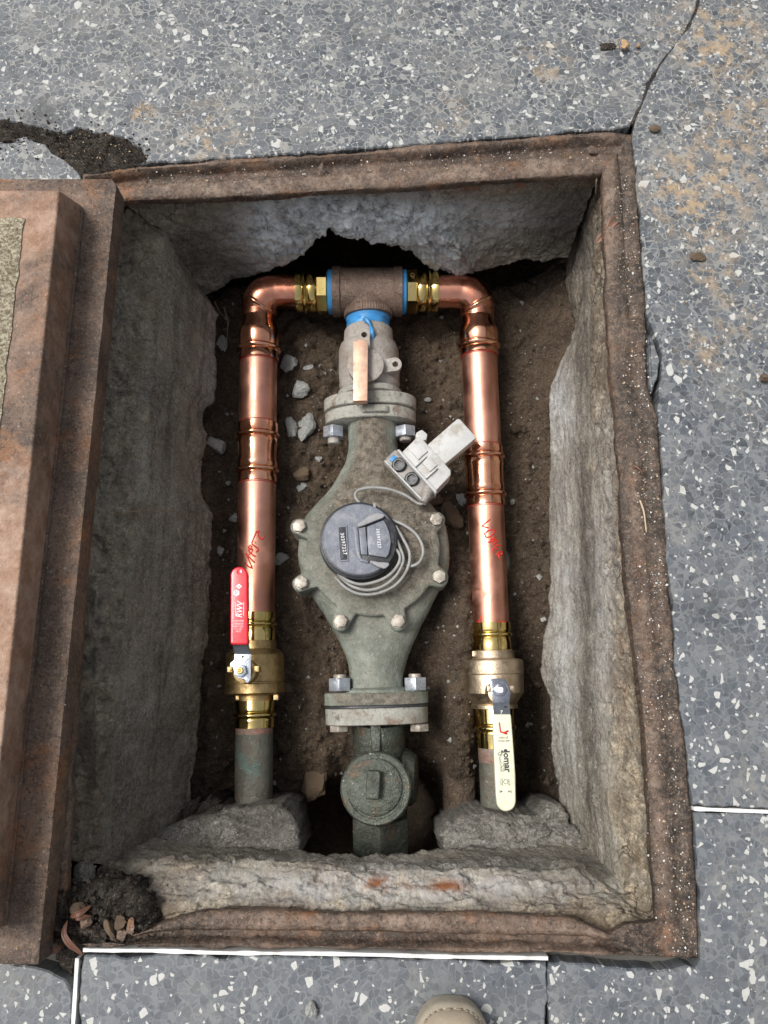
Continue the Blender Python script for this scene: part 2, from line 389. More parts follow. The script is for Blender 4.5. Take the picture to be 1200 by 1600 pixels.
def crusty(name, cols, rough=.75, spots=(0.09, 0.07, 0.05), sk=.8, met=0.0, up=None, sc=18, gk=.45):
    """old bronze casting: several patina tones, pits, soil lying on upward faces"""
    n = N(name)
    col = n.mix(n.ramp(n.noise(sc, 7, .7), .36, .64), cols[0], cols[1])
    col = n.mix(n.ramp(n.noise(sc*1.7, 7, .7, .4), .53, .66), col, cols[2])
    col = n.mix(n.ramp(n.noise(sc*5, 7, .8), .54, .64, 0, sk), col, spots)
    col = n.mix(n.ramp(n.noise(210, 3, .6), .64, .70, 0, .6), col, (0.44, 0.42, 0.37))
    if up:
        nz = n.sep(n.t.nodes.new('ShaderNodeNewGeometry').outputs['Normal'])[2]
        m = n.math('MULTIPLY', n.math('MULTIPLY', n.ramp(nz, .55, .95), n.attr('dust')), n.ramp(n.noise(22, 8, .75), .26, .44))
        col = n.mix(m, col, n.mix(n.ramp(n.noise(90, 6, .75), .4, .62), (0.075, 0.058, 0.040), (0.20, 0.17, 0.13)))
    col = n.grit(col, n.mix(.45, col, (0.45, 0.43, 0.38)), n.mix(.4, spots, col), gk)
    h = n.math('ADD', n.noise(90, 7, .75), n.math('MULTIPLY', n.noise(400, 3, .6), .35))
    return n.out(col, n.ramp(n.noise(50, 5, .7), .3, .7, rough*.75, min(1, rough*1.15)), met, n.bump(h, .85, .0028), .45)
def plain(name, c, rough=.5, mt=0.0, bump=.1, dirt=0.0, dcol=(0.09, 0.07, 0.05), sc=60, coat=None, var=.1):
    n = N(name)
    a = n.noise(sc, 6, .7)
    col = n.mix(n.ramp(a, .3, .7), tuple(x*(1-var) for x in c), tuple(min(1, x*(1+var)) for x in c))
    if dirt: col = n.mix(n.math('MULTIPLY', n.ramp(n.noise(sc*.8, 8, .75), .50, .62), dirt), col, dcol)
    return n.out(col, n.ramp(n.noise(sc*2, 5, .7), .3, .7, rough*.8, min(1, rough*1.2)), mt, n.bump(n.noise(sc*5, 4, .6), bump, .001), coat=coat)

M_terr = terrazzo()
M_conc = concrete('old_concrete', (0.120, 0.102, 0.075), (0.265, 0.237, 0.185))
M_lump = concrete('broken_concrete', (0.080, 0.073, 0.062), (0.18, 0.168, 0.148), streak=0)
M_rust = rust('rusty_iron'); M_lidtop = rust('worn_lid_iron', .75)
M_soil = soil_mat()
M_dirt = soil_mat('dark_dirt', (0.022, 0.018, 0.015), (0.060, 0.050, 0.041), (0.11, 0.095, 0.08))
M_copper = metal('copper_tube', (0.60, 0.285, 0.20), (0.74, 0.385, 0.285), .38, 14, grain=1, bump=.14, patina=(0.42, 0.20, 0.14), pk=(.56, .80))
M_fit = metal('polished_copper', (0.74, 0.33, 0.20), (0.88, 0.46, 0.30), .15, 30, bump=.10)
M_elbow = metal('tarnished_copper', (0.62, 0.24, 0.15), (0.82, 0.38, 0.26), .24, 28, bump=.15)
M_brass = metal('polished_brass', (0.62, 0.47, 0.17), (0.78, 0.60, 0.25), .12, 30, bump=.10)
M_cast = metal('cast_brass', (0.42, 0.29, 0.13), (0.54, 0.39, 0.19), .42, 60, bump=.5, dirt=.35)
M_cast2 = metal('pale_cast_brass', (0.50, 0.40, 0.28), (0.60, 0.49, 0.36), .42, 60, bump=.5, dirt=.25)
M_oldp = crusty('verdigris_tube', ((0.095, 0.088, 0.068), (0.19, 0.18, 0.145), (0.10, 0.155, 0.135)), .5, (0.14, 0.095, 0.065), .6, .35, sc=12, gk=.2)
M_oldred = crusty('reddened_tube', ((0.30, 0.14, 0.10), (0.24, 0.20, 0.17), (0.20, 0.12, 0.09)), .5, (0.1, 0.06, 0.05), .5, .4)
M_tee = crusty('brown_bronze', ((0.17, 0.115, 0.085), (0.25, 0.17, 0.13), (0.13, 0.10, 0.085)), .5, (0.07, 0.05, 0.04), .5, .45)
M_greyv = crusty('grey_bronze', ((0.33, 0.30, 0.27), (0.44, 0.41, 0.38), (0.30, 0.23, 0.19)), .6, (0.20, 0.14, 0.10), .6, .15)
M_meter = crusty('green_bronze', ((0.150, 0.175, 0.145), (0.33, 0.36, 0.315), (0.17, 0.195, 0.16)), .62, (0.11, 0.09, 0.06), .7, .1, up=1)
M_flange = crusty('pale_flange', ((0.30, 0.29, 0.25), (0.42, 0.42, 0.38), (0.23, 0.17, 0.13)), .62, (0.11, 0.085, 0.06), .8, .1)
M_cap = crusty('dark_green_bronze', ((0.055, 0.062, 0.050), (0.105, 0.120, 0.098), (0.13, 0.085, 0.055)), .30, (0.03, 0.03, 0.025), .6, .5, sc=26, gk=.15)
M_bar = metal('worn_bronze_bar', (0.62, 0.38, 0.27), (0.74, 0.50, 0.37), .48, 60, mt=.55, bump=.3, dirt=.2)
M_zinc = metal('zinc_steel', (0.40, 0.44, 0.49), (0.60, 0.64, 0.70), .30, 90, mt=.75, bump=.3, dirt=.25)
M_boltr = metal('worn_bolt', (0.30, 0.265, 0.22), (0.48, 0.44, 0.38), .42, 120, mt=.4, bump=.5, dirt=.7)
M_chrome = metal('bright_steel', (0.30, 0.32, 0.36), (0.48, 0.50, 0.55), .18, 60, bump=.1)
M_dsteel = metal('grey_steel', (0.20, 0.23, 0.26), (0.28, 0.31, 0.34), .40, 60, mt=.7, bump=.1)
M_red = plain('red_vinyl', (0.72, 0.012, 0.03), .28, bump=.05, var=.05, coat=.5)
M_cream = plain('cream_vinyl', (0.74, 0.74, 0.56), .35, bump=.08, dirt=.3, dcol=(0.45, 0.42, 0.28), var=.06, coat=.2)
M_white = plain('white_print', (0.85, 0.80, 0.82), .5, var=.02)
M_blackp = plain('black_print', (0.03, 0.04, 0.045), .5, var=.02)
M_mline = plain('dark_red_line', (0.30, 0.025, 0.02), .4, var=.3)
M_marker = plain('red_marker', (0.62, 0.03, 0.02), .45, var=.15)
M_blue = plain('blue_sealant', (0.05, 0.27, 0.60), .38, bump=.4, dirt=.35, dcol=(0.10, 0.16, 0.24))
M_reg = plain('grey_register_plastic', (0.165, 0.18, 0.215), .34, bump=.5, dirt=.55, dcol=(0.30, 0.30, 0.31), sc=90, var=.2)
M_seam = plain('shoe_seam', (0.24, 0.19, 0.14), .8)
M_regdk = plain('black_register_plastic', (0.030, 0.032, 0.037), .42, bump=.4, dirt=.4, dcol=(0.09, 0.085, 0.08), sc=70)
M_cheek = plain('dusty_grey_ridge', (0.30, 0.30, 0.31), .6, bump=.6, dirt=.5, dcol=(0.14, 0.14, 0.15), sc=90)
M_num = plain('pale_numerals', (0.78, 0.80, 0.84), .5, var=.05)
M_box = plain('dusty_white_plastic', (0.50, 0.50, 0.49), .5, bump=.3, dirt=.75, dcol=(0.33, 0.29, 0.24), sc=45)
M_boxdk = plain('muddy_grey_plastic', (0.30, 0.28, 0.26), .55, bump=.4, dirt=.6, dcol=(0.16, 0.13, 0.10), sc=60)
M_cable = plain('grey_cable', (0.30, 0.30, 0.29), .5, dirt=.6, dcol=(0.2, 0.18, 0.15), sc=70)
M_rubble = concrete('rubble', (0.26, 0.275, 0.27), (0.42, 0.44, 0.43), dark=(0.16, 0.15, 0.13), streak=0)
M_clay = plain('tan_clay', (0.42, 0.28, 0.15), .9, bump=.8, dirt=.4, dcol=(0.22, 0.13, 0.07))
M_bclod = plain('brown_clod', (0.115, 0.080, 0.050), .9, bump=1, dirt=.5, dcol=(0.10, 0.065, 0.035))
M_leaf = plain('dry_leaf', (0.17, 0.080, 0.050), .45, bump=.4, dirt=.5, dcol=(0.14, 0.07, 0.04))
M_twig = plain('dry_stem', (0.48, 0.38, 0.25), .7, bump=.3)
M_root = plain('fine_root', (0.23, 0.17, 0.12), .8)
M_crumb = plain('pale_crumbs', (0.62, 0.60, 0.56), .8)
M_crumb2 = plain('tan_crumbs', (0.42, 0.30, 0.18), .85)
M_strip = plain('white_zinc_strip', (0.72, 0.72, 0.70), .45, dirt=.5, dcol=(0.4, 0.39, 0.36), sc=40)
M_mortar = plain('grey_mortar', (0.10, 0.095, 0.085), .9, bump=.8)
def infill_mat():
    n = N('tan_aggregate')
    c = n.noise(330, 4, .8)
    col = n.mix(n.ramp(c, .40, .60), (0.15, 0.12, 0.07), (0.56, 0.50, 0.37))
    col = n.mix(n.ramp(n.noise(60, 7, .75), .5, .65, 0, .6), col, (0.13, 0.10, 0.06))
    return n.out(col, .85, 0, n.bump(n.math('ADD', c, n.noise(150, 4, .7)), 1, .003))
M_infill = infill_mat()
M_cloth = plain('beige_leather', (0.38, 0.32, 0.24), .65, bump=.3, dirt=.25, dcol=(0.28, 0.22, 0.14))
M_sole = plain('tan_rubber', (0.34, 0.30, 0.235), .7, bump=.2, dirt=.3, dcol=(0.2, 0.16, 0.1))

# ------------------------------------------------------------------ sheets (walls, frame)
def res(poly, n, k):
    """resample a polyline (px,py,z) evenly along coordinate k"""
    a, b = poly[0][k], poly[-1][k]; out = []; i = 0
    for j in range(n):
        v = a+(b-a)*j/(n-1); sg = 1 if b > a else -1
        while i < len(poly)-2 and sg*(poly[i+1][k]-v) < 0: i += 1
        p, q = poly[i], poly[i+1]; t = (v-p[k])/(q[k]-p[k]) if q[k] != p[k] else 0
        t = max(0, min(1, t)); out.append(P(*[lerp(p[m], q[m], t) for m in (0, 1)], lerp(p[2], q[2], t)))
    return out
LASTF = []
def sheet(rows, subs, dis, close=False):
    """rows of world points -> grid mesh with displacement dis(point, f, rowindex)->(amount)"""
    g = []
    for i in range(len(rows)-1):
        a0, a, b, b0 = rows[max(i-1, 0)], rows[i], rows[i+1], rows[min(i+2, len(rows)-1)]
        for k in range(subs[i]):
            t = k/subs[i]; g.append(([lerp(p, q, t) for p, q in zip(a, b)], i+t))
    g.append((rows[-1], len(rows)-1.0))
    n = len(rows[0]); V = [p for r, _ in g for p in r]; f = [fi for r, fi in g for _ in r]; LASTF[:] = f
    Fc = []
    for i in range(len(g)-1):
        for j in range(n if close else n-1):
            j2 = (j+1) % n; Fc.append((i*n+j, i*n+j2, (i+1)*n+j2, (i+1)*n+j))
    me = bpy.data.meshes.new('t'); me.from_pydata([tuple(v) for v in V], [], Fc); me.update()
    nr = [v.normal.copy() for v in me.vertices]; bpy.data.meshes.remove(me)
    sgn = 1 if sum(x.z for x in nr) > 0 else -1
    out = [tuple(v + nn*sgn*dis(v, fi)) for v, nn, fi in zip(V, nr, f)]
    if sgn < 0: Fc = [q[::-1] for q in Fc]
    return (out, Fc)
def paint(o, name, fn):
    at = o.data.attributes.new(name, 'FLOAT', 'POINT'); w = wloc(o)
    at.data.foreach_set('value', [fn(v.co+w) for v in o.data.vertices])

# ================================================================== SETTING
FIN = {'top': [(170, 309), (195, 307), (400, 298), (600, 286), (800, 273), (945, 263)],
       'right': [(945, 263), (946, 315), (950, 459), (960, 597), (970, 769), (982, 906), (994, 1027), (1012, 1164), (1018, 1325), (1027, 1440)],
       'bottom': [(96, 1440), (190, 1468), (235, 1450), (270, 1436), (310, 1428), (400, 1425), (550, 1430), (790, 1432), (900, 1437), (925, 1450), (955, 1462), (980, 1446), (1027, 1440)],
       'left': [(170, 309), (150, 560), (125, 900), (96, 1440)]}
FOUT = {'top': [(128, 272), (225, 258), (400, 246), (600, 232), (800, 215), (950, 204), (987, 207)],
        'right': [(987, 207), (992, 240), (998, 322), (1005, 425), (1010, 511), (1013, 597), (1027, 648), (1032, 700), (1046, 906), (1056, 1044), (1073, 1181), (1081, 1265), (1088, 1350), (1096, 1500)],
        'bottom': [(40, 1474), (130, 1478), (855, 1491), (1096, 1500)],
        'left': [(128, 272), (105, 560), (78, 900), (40, 1474)]}
Z3 = lambda pl, z: [(a, b, z) for a, b in pl]
def ring(S_, z, nt=240, ns=340):
    a = res(Z3(S_['top'], z), nt, 0)[:-1]; b = res(Z3(S_['right'], z), ns, 1)[:-1]
    c = res(Z3(S_['bottom'], z), nt, 0)[::-1][:-1]; d = res(Z3(S_['left'], z), ns, 1)[::-1][:-1]
    return a+b+c+d
# --- rusty angle iron frame
ro, ri = ring(FOUT, 0), ring(FIN, 0)
def frow(f, z): return [Vector((lerp(a.x, b.x, f), lerp(a.y, b.y, f), z)) for a, b in zip(ro, ri)]
rows = [frow(-.02, -.03), frow(0, -.004), frow(.03, 0), frow(.13, .001), frow(.20, -.003), frow(.27, -.011), frow(.42, -.013), frow(.50, -.007), frow(.62, -.005), frow(.90, -.007), frow(.985, -.010), frow(1.0, -.015), frow(.97, -.022), frow(.6, -.03)]
fr_o = link('iron_angle_frame', sheet([[Vector((v.x, v.y, v.z if v.z < -.0135 and i > 9 else lerp(v.z, -.0045, .85*sstep(955, 985, pix(v)[0])))) for v in rw_] for i, rw_ in enumerate(rows)], [1, 1, 2, 2, 3, 3, 2, 3, 5, 3, 2, 4, 2], lambda v, f: 0.0015*fr(v, 38, 5)+0.0028*fr(v, 9, 3, 4)+.0006*fr(v, 160, 3) if f > .9 else 0, True), M_rust, None, 60)
FF = list(LASTF)
def fset(name, fn):
    at = fr_o.data.attributes.new(name, 'FLOAT', 'POINT'); w = wloc(fr_o)
    at.data.foreach_set('value', [fn(v.co+w, f) for v, f in zip(fr_o.data.vertices, FF)])
fset('gutter', lambda v, f: (.75*sstep(2.6, 4.2, f)*(1-sstep(5.8, 6.8, f))+.8*sstep(9.6, 10.4, f))*(1-.8*sstep(960, 985, pix(v)[0]))*(.6+.8*fr(v, 20, 4)))
fset('bar', lambda v, f: .8*sstep(6.6, 7.4, f)*(1-sstep(9.2, 10.0, f))*sstep(-.5, .1, fr(v, 16, 5, 2)))
tag(fr_o, 'rusted iron angle frame set into the terrazzo round the open meter pit', 'frame')
def fdust(v):
    x, y = pix(v); k = 0
    if x > 930: k = sstep(935, 972, x)*(.72+.28*sstep(-.3, .1, fr(v, 18, 4)))*(1-.8*sstep(20, 0, abs(x-(985+(y-700)*.075)))*sstep(690, 760, y))
    if y > 1400 and x < 330: k = max(k, .8)
    if y < 330 and x < 960: k = .35*sstep(-.1, .3, fr(v, 25, 4, 3))
    return k
paint(fr_o, 'dust', fdust)
# --- concrete vault
vault = empty('meter_vault', P(600, 850, -.25), 'old grey concrete walls of the meter pit with broken lower edges', 'vault')
def wall(rows, subs, dis, masks, kl=1.0, hz=0.0):
    o = link('wall', sheet(rows, subs, dis), M_conc, vault, 180)
    a2 = o.data.attributes.new('hz', 'FLOAT', 'POINT'); a2.data.foreach_set('value', [hz]*len(o.data.vertices))
    at = o.data.attributes.new('ledge', 'FLOAT', 'POINT')
    at.data.foreach_set('value', [kl*sstep(1.0, 1.4, f)*(1-sstep(2.75, 3.15, f+.25*fr(v.co, 25, 3))) for f, v in zip(LASTF, o.data.vertices)])
    for k, fn in masks.items(): paint(o, k, fn)
    return o
def noisy(amp1, f1, amp2, f2, ridge=0.0):
    def g(v, f):
        e = 1.0
        d = amp1*fr(v, f1, 4, 2)+amp2*fr(v, f2, 5, 5)
        if ridge: d += ridge*abs(fr(v, 30, 4, 9))
        return d*e
    return g
gx = lambda px, py, cx, cy, rx, ry: math.exp(-((px-cx)/rx)**2-((py-cy)/ry)**2)
NT = 330
TB = [(318, 462), (345, 450), (365, 437), (400, 429), (440, 412), (468, 397), (480, 384), (486, 372), (500, 363), (520, 358), (545, 366), (560, 362), (585, 377), (600, 377), (625, 383), (655, 397), (664, 396), (680, 419), (700, 428), (740, 424), (800, 412), (815, 407), (850, 410), (887, 402)]
tb = [(x, y, max(-.26, -.08-(y-345)*.15/92) if y < 437 else -.235) for x, y in TB]
r_ = res(Z3([(178, 302), (400, 292), (600, 280), (800, 267), (948, 256)], -.020), NT, 0)
r0 = [v+Vector((0, .05, -.004)) for v in r_]
r1 = res([(186, 312, -.032), (400, 305, -.032), (600, 293, -.032), (800, 280, -.032), (944, 270, -.032)], NT, 0)
r2 = res([(258, 364, -.085), (330, 352, -.08), (440, 322, -.06), (520, 315, -.042), (640, 318, -.06), (700, 318, -.07), (800, 308, -.065), (925, 300, -.07)], NT, 0)
r3 = res(tb, NT, 0)
r4 = [v+Vector((0, .035, -.012)) for v in r3]; r5 = [v+Vector((0, .16, .02)) for v in r3]
def dtop(v, f):
    x, y = pix(v)
    br = min(1, gx(x, y, 560, 350, 150, 45)+gx(x, y, 430, 360, 50, 50)+gx(x, y, 700, 390, 60, 50))
    d = .003*fr(v, 12, 3)+.0009*fr(v, 80, 5)
    d += br*(.006*fr(v, 16, 2, 3)+.0075*chip(v, 38)+.0035*chip(v, 95, 4)-.004*sstep(0, 1, br))+.0012*chip(v, 120, 2)
    if f > 2.8: d += .003*fr(v, 60, 4)
    if f < 2.2 and f > .8: d += .0022*chip(v, 60, 1)
    return d
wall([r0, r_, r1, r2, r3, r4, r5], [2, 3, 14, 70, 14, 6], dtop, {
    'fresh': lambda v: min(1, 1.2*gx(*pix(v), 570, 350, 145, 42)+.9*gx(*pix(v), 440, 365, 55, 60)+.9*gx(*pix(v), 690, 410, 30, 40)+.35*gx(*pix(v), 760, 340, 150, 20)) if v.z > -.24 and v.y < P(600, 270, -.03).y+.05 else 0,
    'dark_tone': lambda v: min(.7, .65*gx(*pix(v), 880, 350, 60, 60)+.55*gx(*pix(v), 300, 400, 50, 40)),  # darker tone towards both ends of this wall
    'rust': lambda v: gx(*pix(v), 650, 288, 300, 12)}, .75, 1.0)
# left wall
NL = 430
LB = [(318, 462), (328, 470), (342, 492), (338, 510), (338, 560), (337, 600), (335, 628), (322, 640), (319, 660), (323, 700), (316, 718), (312, 760), (318, 780), (333, 806), (330, 870), (329, 930), (326, 1005), (317, 1040), (316, 1080), (311, 1130), (308, 1180), (302, 1225), (300, 1290), (300, 1330)]
lb = [(x, y, -.235) for x, y in LB]
l_ = res([(172, 305, -.020), (150, 560, -.020), (125, 900, -.020), (92, 1345, -.020)], NL, 1)
l0 = [v+Vector((-.05, 0, -.004)) for v in l_]
l1 = res([(190, 316, -.05), (168, 560, -.042), (142, 900, -.042), (108, 1345, -.042)], NL, 1)
l2 = res([(258, 364, -.085), (247, 456, -.085), (234, 650, -.08), (216, 800, -.08), (192, 1000, -.08), (178, 1150, -.08), (160, 1350, -.08)], NL, 1)
l3 = res(lb, NL, 1)
l4 = [v+Vector((-.02, 0, -.012)) for v in l3]; l5 = [v+Vector((-.13, 0, .02)) for v in l3]
def dleft(v, f):
    d = .0035*fr(v, 9, 3)+.0009*fr(v, 70, 5)
    if f < 3: d += (.005*fr(v, 20, 3, 3)+.004*chip(v, 48, 1)+.002*chip(v, 120, 2))*(1-sstep(2.5, 3.1, f))
    else: d += .0012*fr(Vector((v.x, v.y, v.z*.3)), 55, 4)
    if f > 3.85: d += .003*fr(v, 50, 4)
    return d
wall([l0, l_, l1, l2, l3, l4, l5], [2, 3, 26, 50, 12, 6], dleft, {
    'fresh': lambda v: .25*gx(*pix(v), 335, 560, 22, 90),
    'dark_tone': lambda v: min(.7, .25*sstep(800, 1250, pix(v)[1])*sstep(-.3, .3, fr(v, 6, 3))+(.6 if pix(v)[0] < 150 and pix(v)[1] > 900 else .15)*sstep(-.2, .3, fr(v, 14, 4))),  # shade painted in: darker towards the near end and beside the lid
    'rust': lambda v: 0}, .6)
# right wall
RB = [(887, 402), (884, 442), (890, 480), (896, 507), (892, 538), (870, 578), (860, 614), (857, 666), (860, 700), (857, 760), (860, 872), (858, 960), (845, 1035), (846, 1060), (860, 1090), (862, 1150), (870, 1215), (874, 1250), (885, 1300), (890, 1330)]
rb = [(x, y, -.235) for x, y in RB]
q_ = res([(950, 262, -.020), (950, 315, -.020), (954, 459, -.020), (964, 597, -.020), (974, 769, -.020), (986, 906, -.020), (998, 1027, -.020), (1014, 1164, -.020), (1020, 1325, -.020), (1030, 1452, -.020)], NL, 1)
q0 = [v+Vector((.05, 0, -.004)) for v in q_]
q1 = res([(942, 270, -.036), (943, 459, -.036), (950, 597, -.036), (962, 769, -.036), (974, 906, -.036), (985, 1027, -.036), (1000, 1164, -.05), (1005, 1325, -.05), (1008, 1440, -.05)], NL, 1)
q2 = res([(925, 300, -.085), (924, 408, -.095), (919, 528, -.10), (921, 631, -.10), (930, 700, -.10), (935, 872, -.10), (948, 1044, -.10), (950, 1181, -.095), (952, 1275, -.09), (975, 1412, -.075)], NL, 1)
q3 = res(rb, NL, 1)
q4 = [v+Vector((.02, 0, -.012)) for v in q3]; q5 = [v+Vector((.13, 0, .02)) for v in q3]
def drt(v, f):
    d = .0035*fr(v, 9, 3, 3)+.0008*fr(v, 70, 5)
    if f < 3: d += (.003*fr(v, 20, 3, 3)+.0022*chip(v, 60, 1)+.0014*chip(v, 130, 2))*(1-sstep(2.5, 3.1, f))
    else: d += .002*fr(Vector((v.x*2, v.y*.35, v.z*2)), 45, 4)
    if f > 3.85: d += .002*fr(v, 50, 4)
    return d
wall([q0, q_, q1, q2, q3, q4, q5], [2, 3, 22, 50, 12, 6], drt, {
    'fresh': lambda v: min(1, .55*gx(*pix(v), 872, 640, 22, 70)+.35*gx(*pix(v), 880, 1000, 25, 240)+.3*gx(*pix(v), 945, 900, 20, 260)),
    'dark_tone': lambda v: min(.8, .35*gx(*pix(v), 935, 290, 30, 70)+.5*math.exp(-((pix(v)[0]-lerp(908, 925, (pix(v)[1]-400)/800))/14)**2)*sstep(-.3, .2, fr(v, 12, 4))),  # darker tone at the far corner and along the top of the face
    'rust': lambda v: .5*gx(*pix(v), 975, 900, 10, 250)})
# bottom wall
BB = [(170, 1290), (300, 1310), (440, 1332), (465, 1330), (500, 1336), (570, 1339), (620, 1334), (660, 1329), (700, 1324), (800, 1318), (885, 1310), (900, 1305)]
bb = [(x, y, -.15 if 430 < x < 720 else -.19) for x, y in BB]
b_ = res([(92, 1447, -.032), (200, 1452, -.032), (400, 1428, -.032), (600, 1433, -.032), (900, 1440, -.032), (950, 1466, -.032), (980, 1450, -.032), (1030, 1448, -.032)], NT, 0)
b0 = [v+Vector((0, -.04, -.004)) for v in b_]
b1 = res([(110, 1420, -.045), (240, 1435, -.03), (300, 1418, -.03), (400, 1412, -.03), (600, 1416, -.03), (900, 1422, -.03), (1030, 1432, -.038)], NT, 0)
b2 = res([(160, 1352, -.085), (250, 1350, -.07), (350, 1350, -.062), (420, 1344, -.058), (500, 1351, -.06), (600, 1356, -.06), (700, 1361, -.06), (800, 1356, -.06), (900, 1361, -.065), (985, 1388, -.075)], NT, 0)
b3 = res(bb, NT, 0)
b4 = [v+Vector((0, -.03, -.012)) for v in b3]; b5 = [v+Vector((0, -.14, .02)) for v in b3]
def dbot(v, f):
    d = .003*fr(v, 12, 4, 7)
    if 1.5 < f < 3.4: d += (.005*fr(Vector((v.x*.35, v.y*1.5, v.z)), 30, 3, 3)+.0052*chip(v, 40, 1, .4, 1.2)+.0022*chip(v, 100, 3, .6, 1.2))
    if f > 3.8: d += .003*fr(v, 60, 4)
    return d+.0012*fr(v, 90, 5)
wall([b0, b_, b1, b2, b3, b4, b5], [2, 5, 34, 20, 8, 6], dbot, {
    'fresh': lambda v: .45*gx(*pix(v), 600, 1385, 330, 30),
    'dark_tone': lambda v: min(1, .85*gx(*pix(v), 150, 1400, 80, 60)+.3*gx(*pix(v), 900, 1350, 80, 30)),  # darker tone at the left end and near the right corner
    'rust': lambda v: min(1, gx(*pix(v), 600, 1380, 60, 12)+gx(*pix(v), 700, 1385, 40, 10))}, 1.0, 1.0)
# --- broken lumps of the vault bottom
def slab(name, pts, zt, zb, mat, parent, amp=.006, freq=30, nring=14, n=150, dome=.008, rim=.012, streak=1.0, smooth=180, tilt=(0, 0)):
    c = Vector((0, 0, 0)); top = []
    L = [math.dist(pts[i], pts[(i+1) % len(pts)]) for i in range(len(pts))]; T = sum(L)
    for j in range(n):
        d = T*j/n; i = 0
        while d > L[i]: d -= L[i]; i += 1
        a, b = pts[i], pts[(i+1) % len(pts)]; t = d/L[i]
        top.append(P(lerp(a[0], b[0], t), lerp(a[1], b[1], t), zt))
    for p in top: c += p/n
    rows = []
    for k in range(4): rows.append(([Vector((c.x+(p.x-c.x)*(1-.05*(k/3-1)**2*0), c.y+(p.y-c.y), lerp(zb, zt-rim, k/3))) for p in top]))
    R0 = sum((p-c).length for p in top)/n
    for a in (30, 60, 90):
        q = 1-rim/R0*(1-math.cos(math.radians(a)))
        rows.append([Vector((c.x+(p.x-c.x)*q, c.y+(p.y-c.y)*q, zt-rim*(1-math.sin(math.radians(a))))) for p in top])
    q0_ = q
    for k in range(1, nring+1):
        q = q0_*(1-k/nring*.985)
        rows.append([Vector((c.x+(p.x-c.x)*q, c.y+(p.y-c.y)*q, zt+dome*(1-q*q))) for p in top])
    V = []; 
    for r in rows:
        for v in r:
            dirn = Vector((v.x-c.x, v.y-c.y, .02)).normalized()
            hgt = sstep(zt-rim*1.2, zt, v.z)
            d = amp*(.5*fr(Vector((v.x, v.y*streak, v.z)), freq, 3, zt*50)+.8*chip(v, freq*1.6, 2, .6, min(streak, 1.6))+.35*chip(v, freq*4, 5))
            w = v+dirn*d*(1-hgt*.8)+Vector((0, 0, 1))*d*hgt
            w.z += (w.x-c.x)*tilt[0]+(w.y-c.y)*tilt[1]
            V.append(tuple(w))
    Fc = []; m = len(rows)
    for i in range(m-1):
        for j in range(n):
            k = (j+1) % n; Fc.append((i*n+j, i*n+k, (i+1)*n+k, (i+1)*n+j))
    Fc.append(tuple(range((m-1)*n, m*n))); Fc.append(tuple(reversed(range(n))))
    bm = bmesh.new(); vs = [bm.verts.new(v) for v in V]
    for f in Fc: bm.faces.new([vs[i] for i in f])
    finish(bm)
    return link(name, bm, mat, parent, smooth)
lump = slab('broken_ledge', [(200, 1330), (255, 1296), (290, 1280), (350, 1268), (400, 1262), (432, 1262), (452, 1272), (462, 1292), (466, 1318), (470, 1334), (440, 1350), (420, 1350), (300, 1360), (200, 1365)], -.165, -.34, M_lump, vault, .0045, 26, 22, 260, .004, .008, 2.6, tilt=(-.05, -.5))
paint(lump, 'dark_tone', lambda v: .45*sstep(-.3, .5, fr(v, 14, 4)))  # uneven darker tone over the left lump
slab('broken_ledge', [(690, 1305), (702, 1290), (725, 1278), (765, 1272), (800, 1277), (845, 1275), (862, 1262), (885, 1262), (900, 1290), (940, 1350), (930, 1375), (800, 1365), (700, 1350), (690, 1325)], -.175, -.34, M_lump, vault, .006, 28, 22, 280, .004, .008, 2.6, tilt=(.05, -.5))
slab('fallen_soil', [(205, 1345), (240, 1300), (290, 1262), (330, 1245), (352, 1262), (360, 1285), (300, 1310), (240, 1350)], -.20, -.32, M_dirt, vault, .012, 40, 12, 120, .01, .02)
# --- soil floor of the pit
def soil_z(x, y):
    px, py = pix(Vector((x, y, -.30)))
    z = -.302 + .012*fr((x, y, 0), 12, 4) + .008*fr((x, y, 3), 38, 4) + .005*abs(fr((x, y, 7), 90, 4))
    z += .035*(1-sstep(325, 372, px))*sstep(430, 520, py)
    z += .055*sstep(800, 885, px)*(1-sstep(560, 760, py)) + .02*sstep(830, 880, px)
    z += .012*gx(px, py, 470, 650, 60, 160)
    z -= .10*(sstep(795, 818, px)*(1-sstep(850, 880, px)))*sstep(900, 1150, py)
    z -= .32*gx(px, py, 600, 1300, 105, 75)
    z -= .03*sstep(960, 1250, py)
    z += .034*math.exp(-((px-718)/24)**2)*sstep(840, 990, py)*(1-.4*math.exp(-((px-718)/24)**2))*3.2
    z += .018*gx(px, py, 690, 900, 50, 120)
    z -= .16*(1-sstep(395, 455, py))*gx(px, 0, 590, 0, 260, 1)
    e = max(sstep(.50, .60, abs(x-.0)), sstep(.82, .90, y), sstep(-.36, -.46, y) if y < 0 else 0)
    return lerp(z, -.036, e)
nx, ny = 480, 540; X0, X1, Y0, Y1 = -.62, .62, -.48, .92
V = []; 
for j in range(ny):
    for i in range(nx):
        x = lerp(X0, X1, i/(nx-1)); y = lerp(Y0, Y1, j/(ny-1)); V.append((x, y, soil_z(x, y)))
Fc = [(j*nx+i, j*nx+i+1, (j+1)*nx+i+1, (j+1)*nx+i) for j in range(ny-1) for i in range(nx-1)]
tag(link('soil', (V, Fc), M_soil, None, 180), kind='structure')
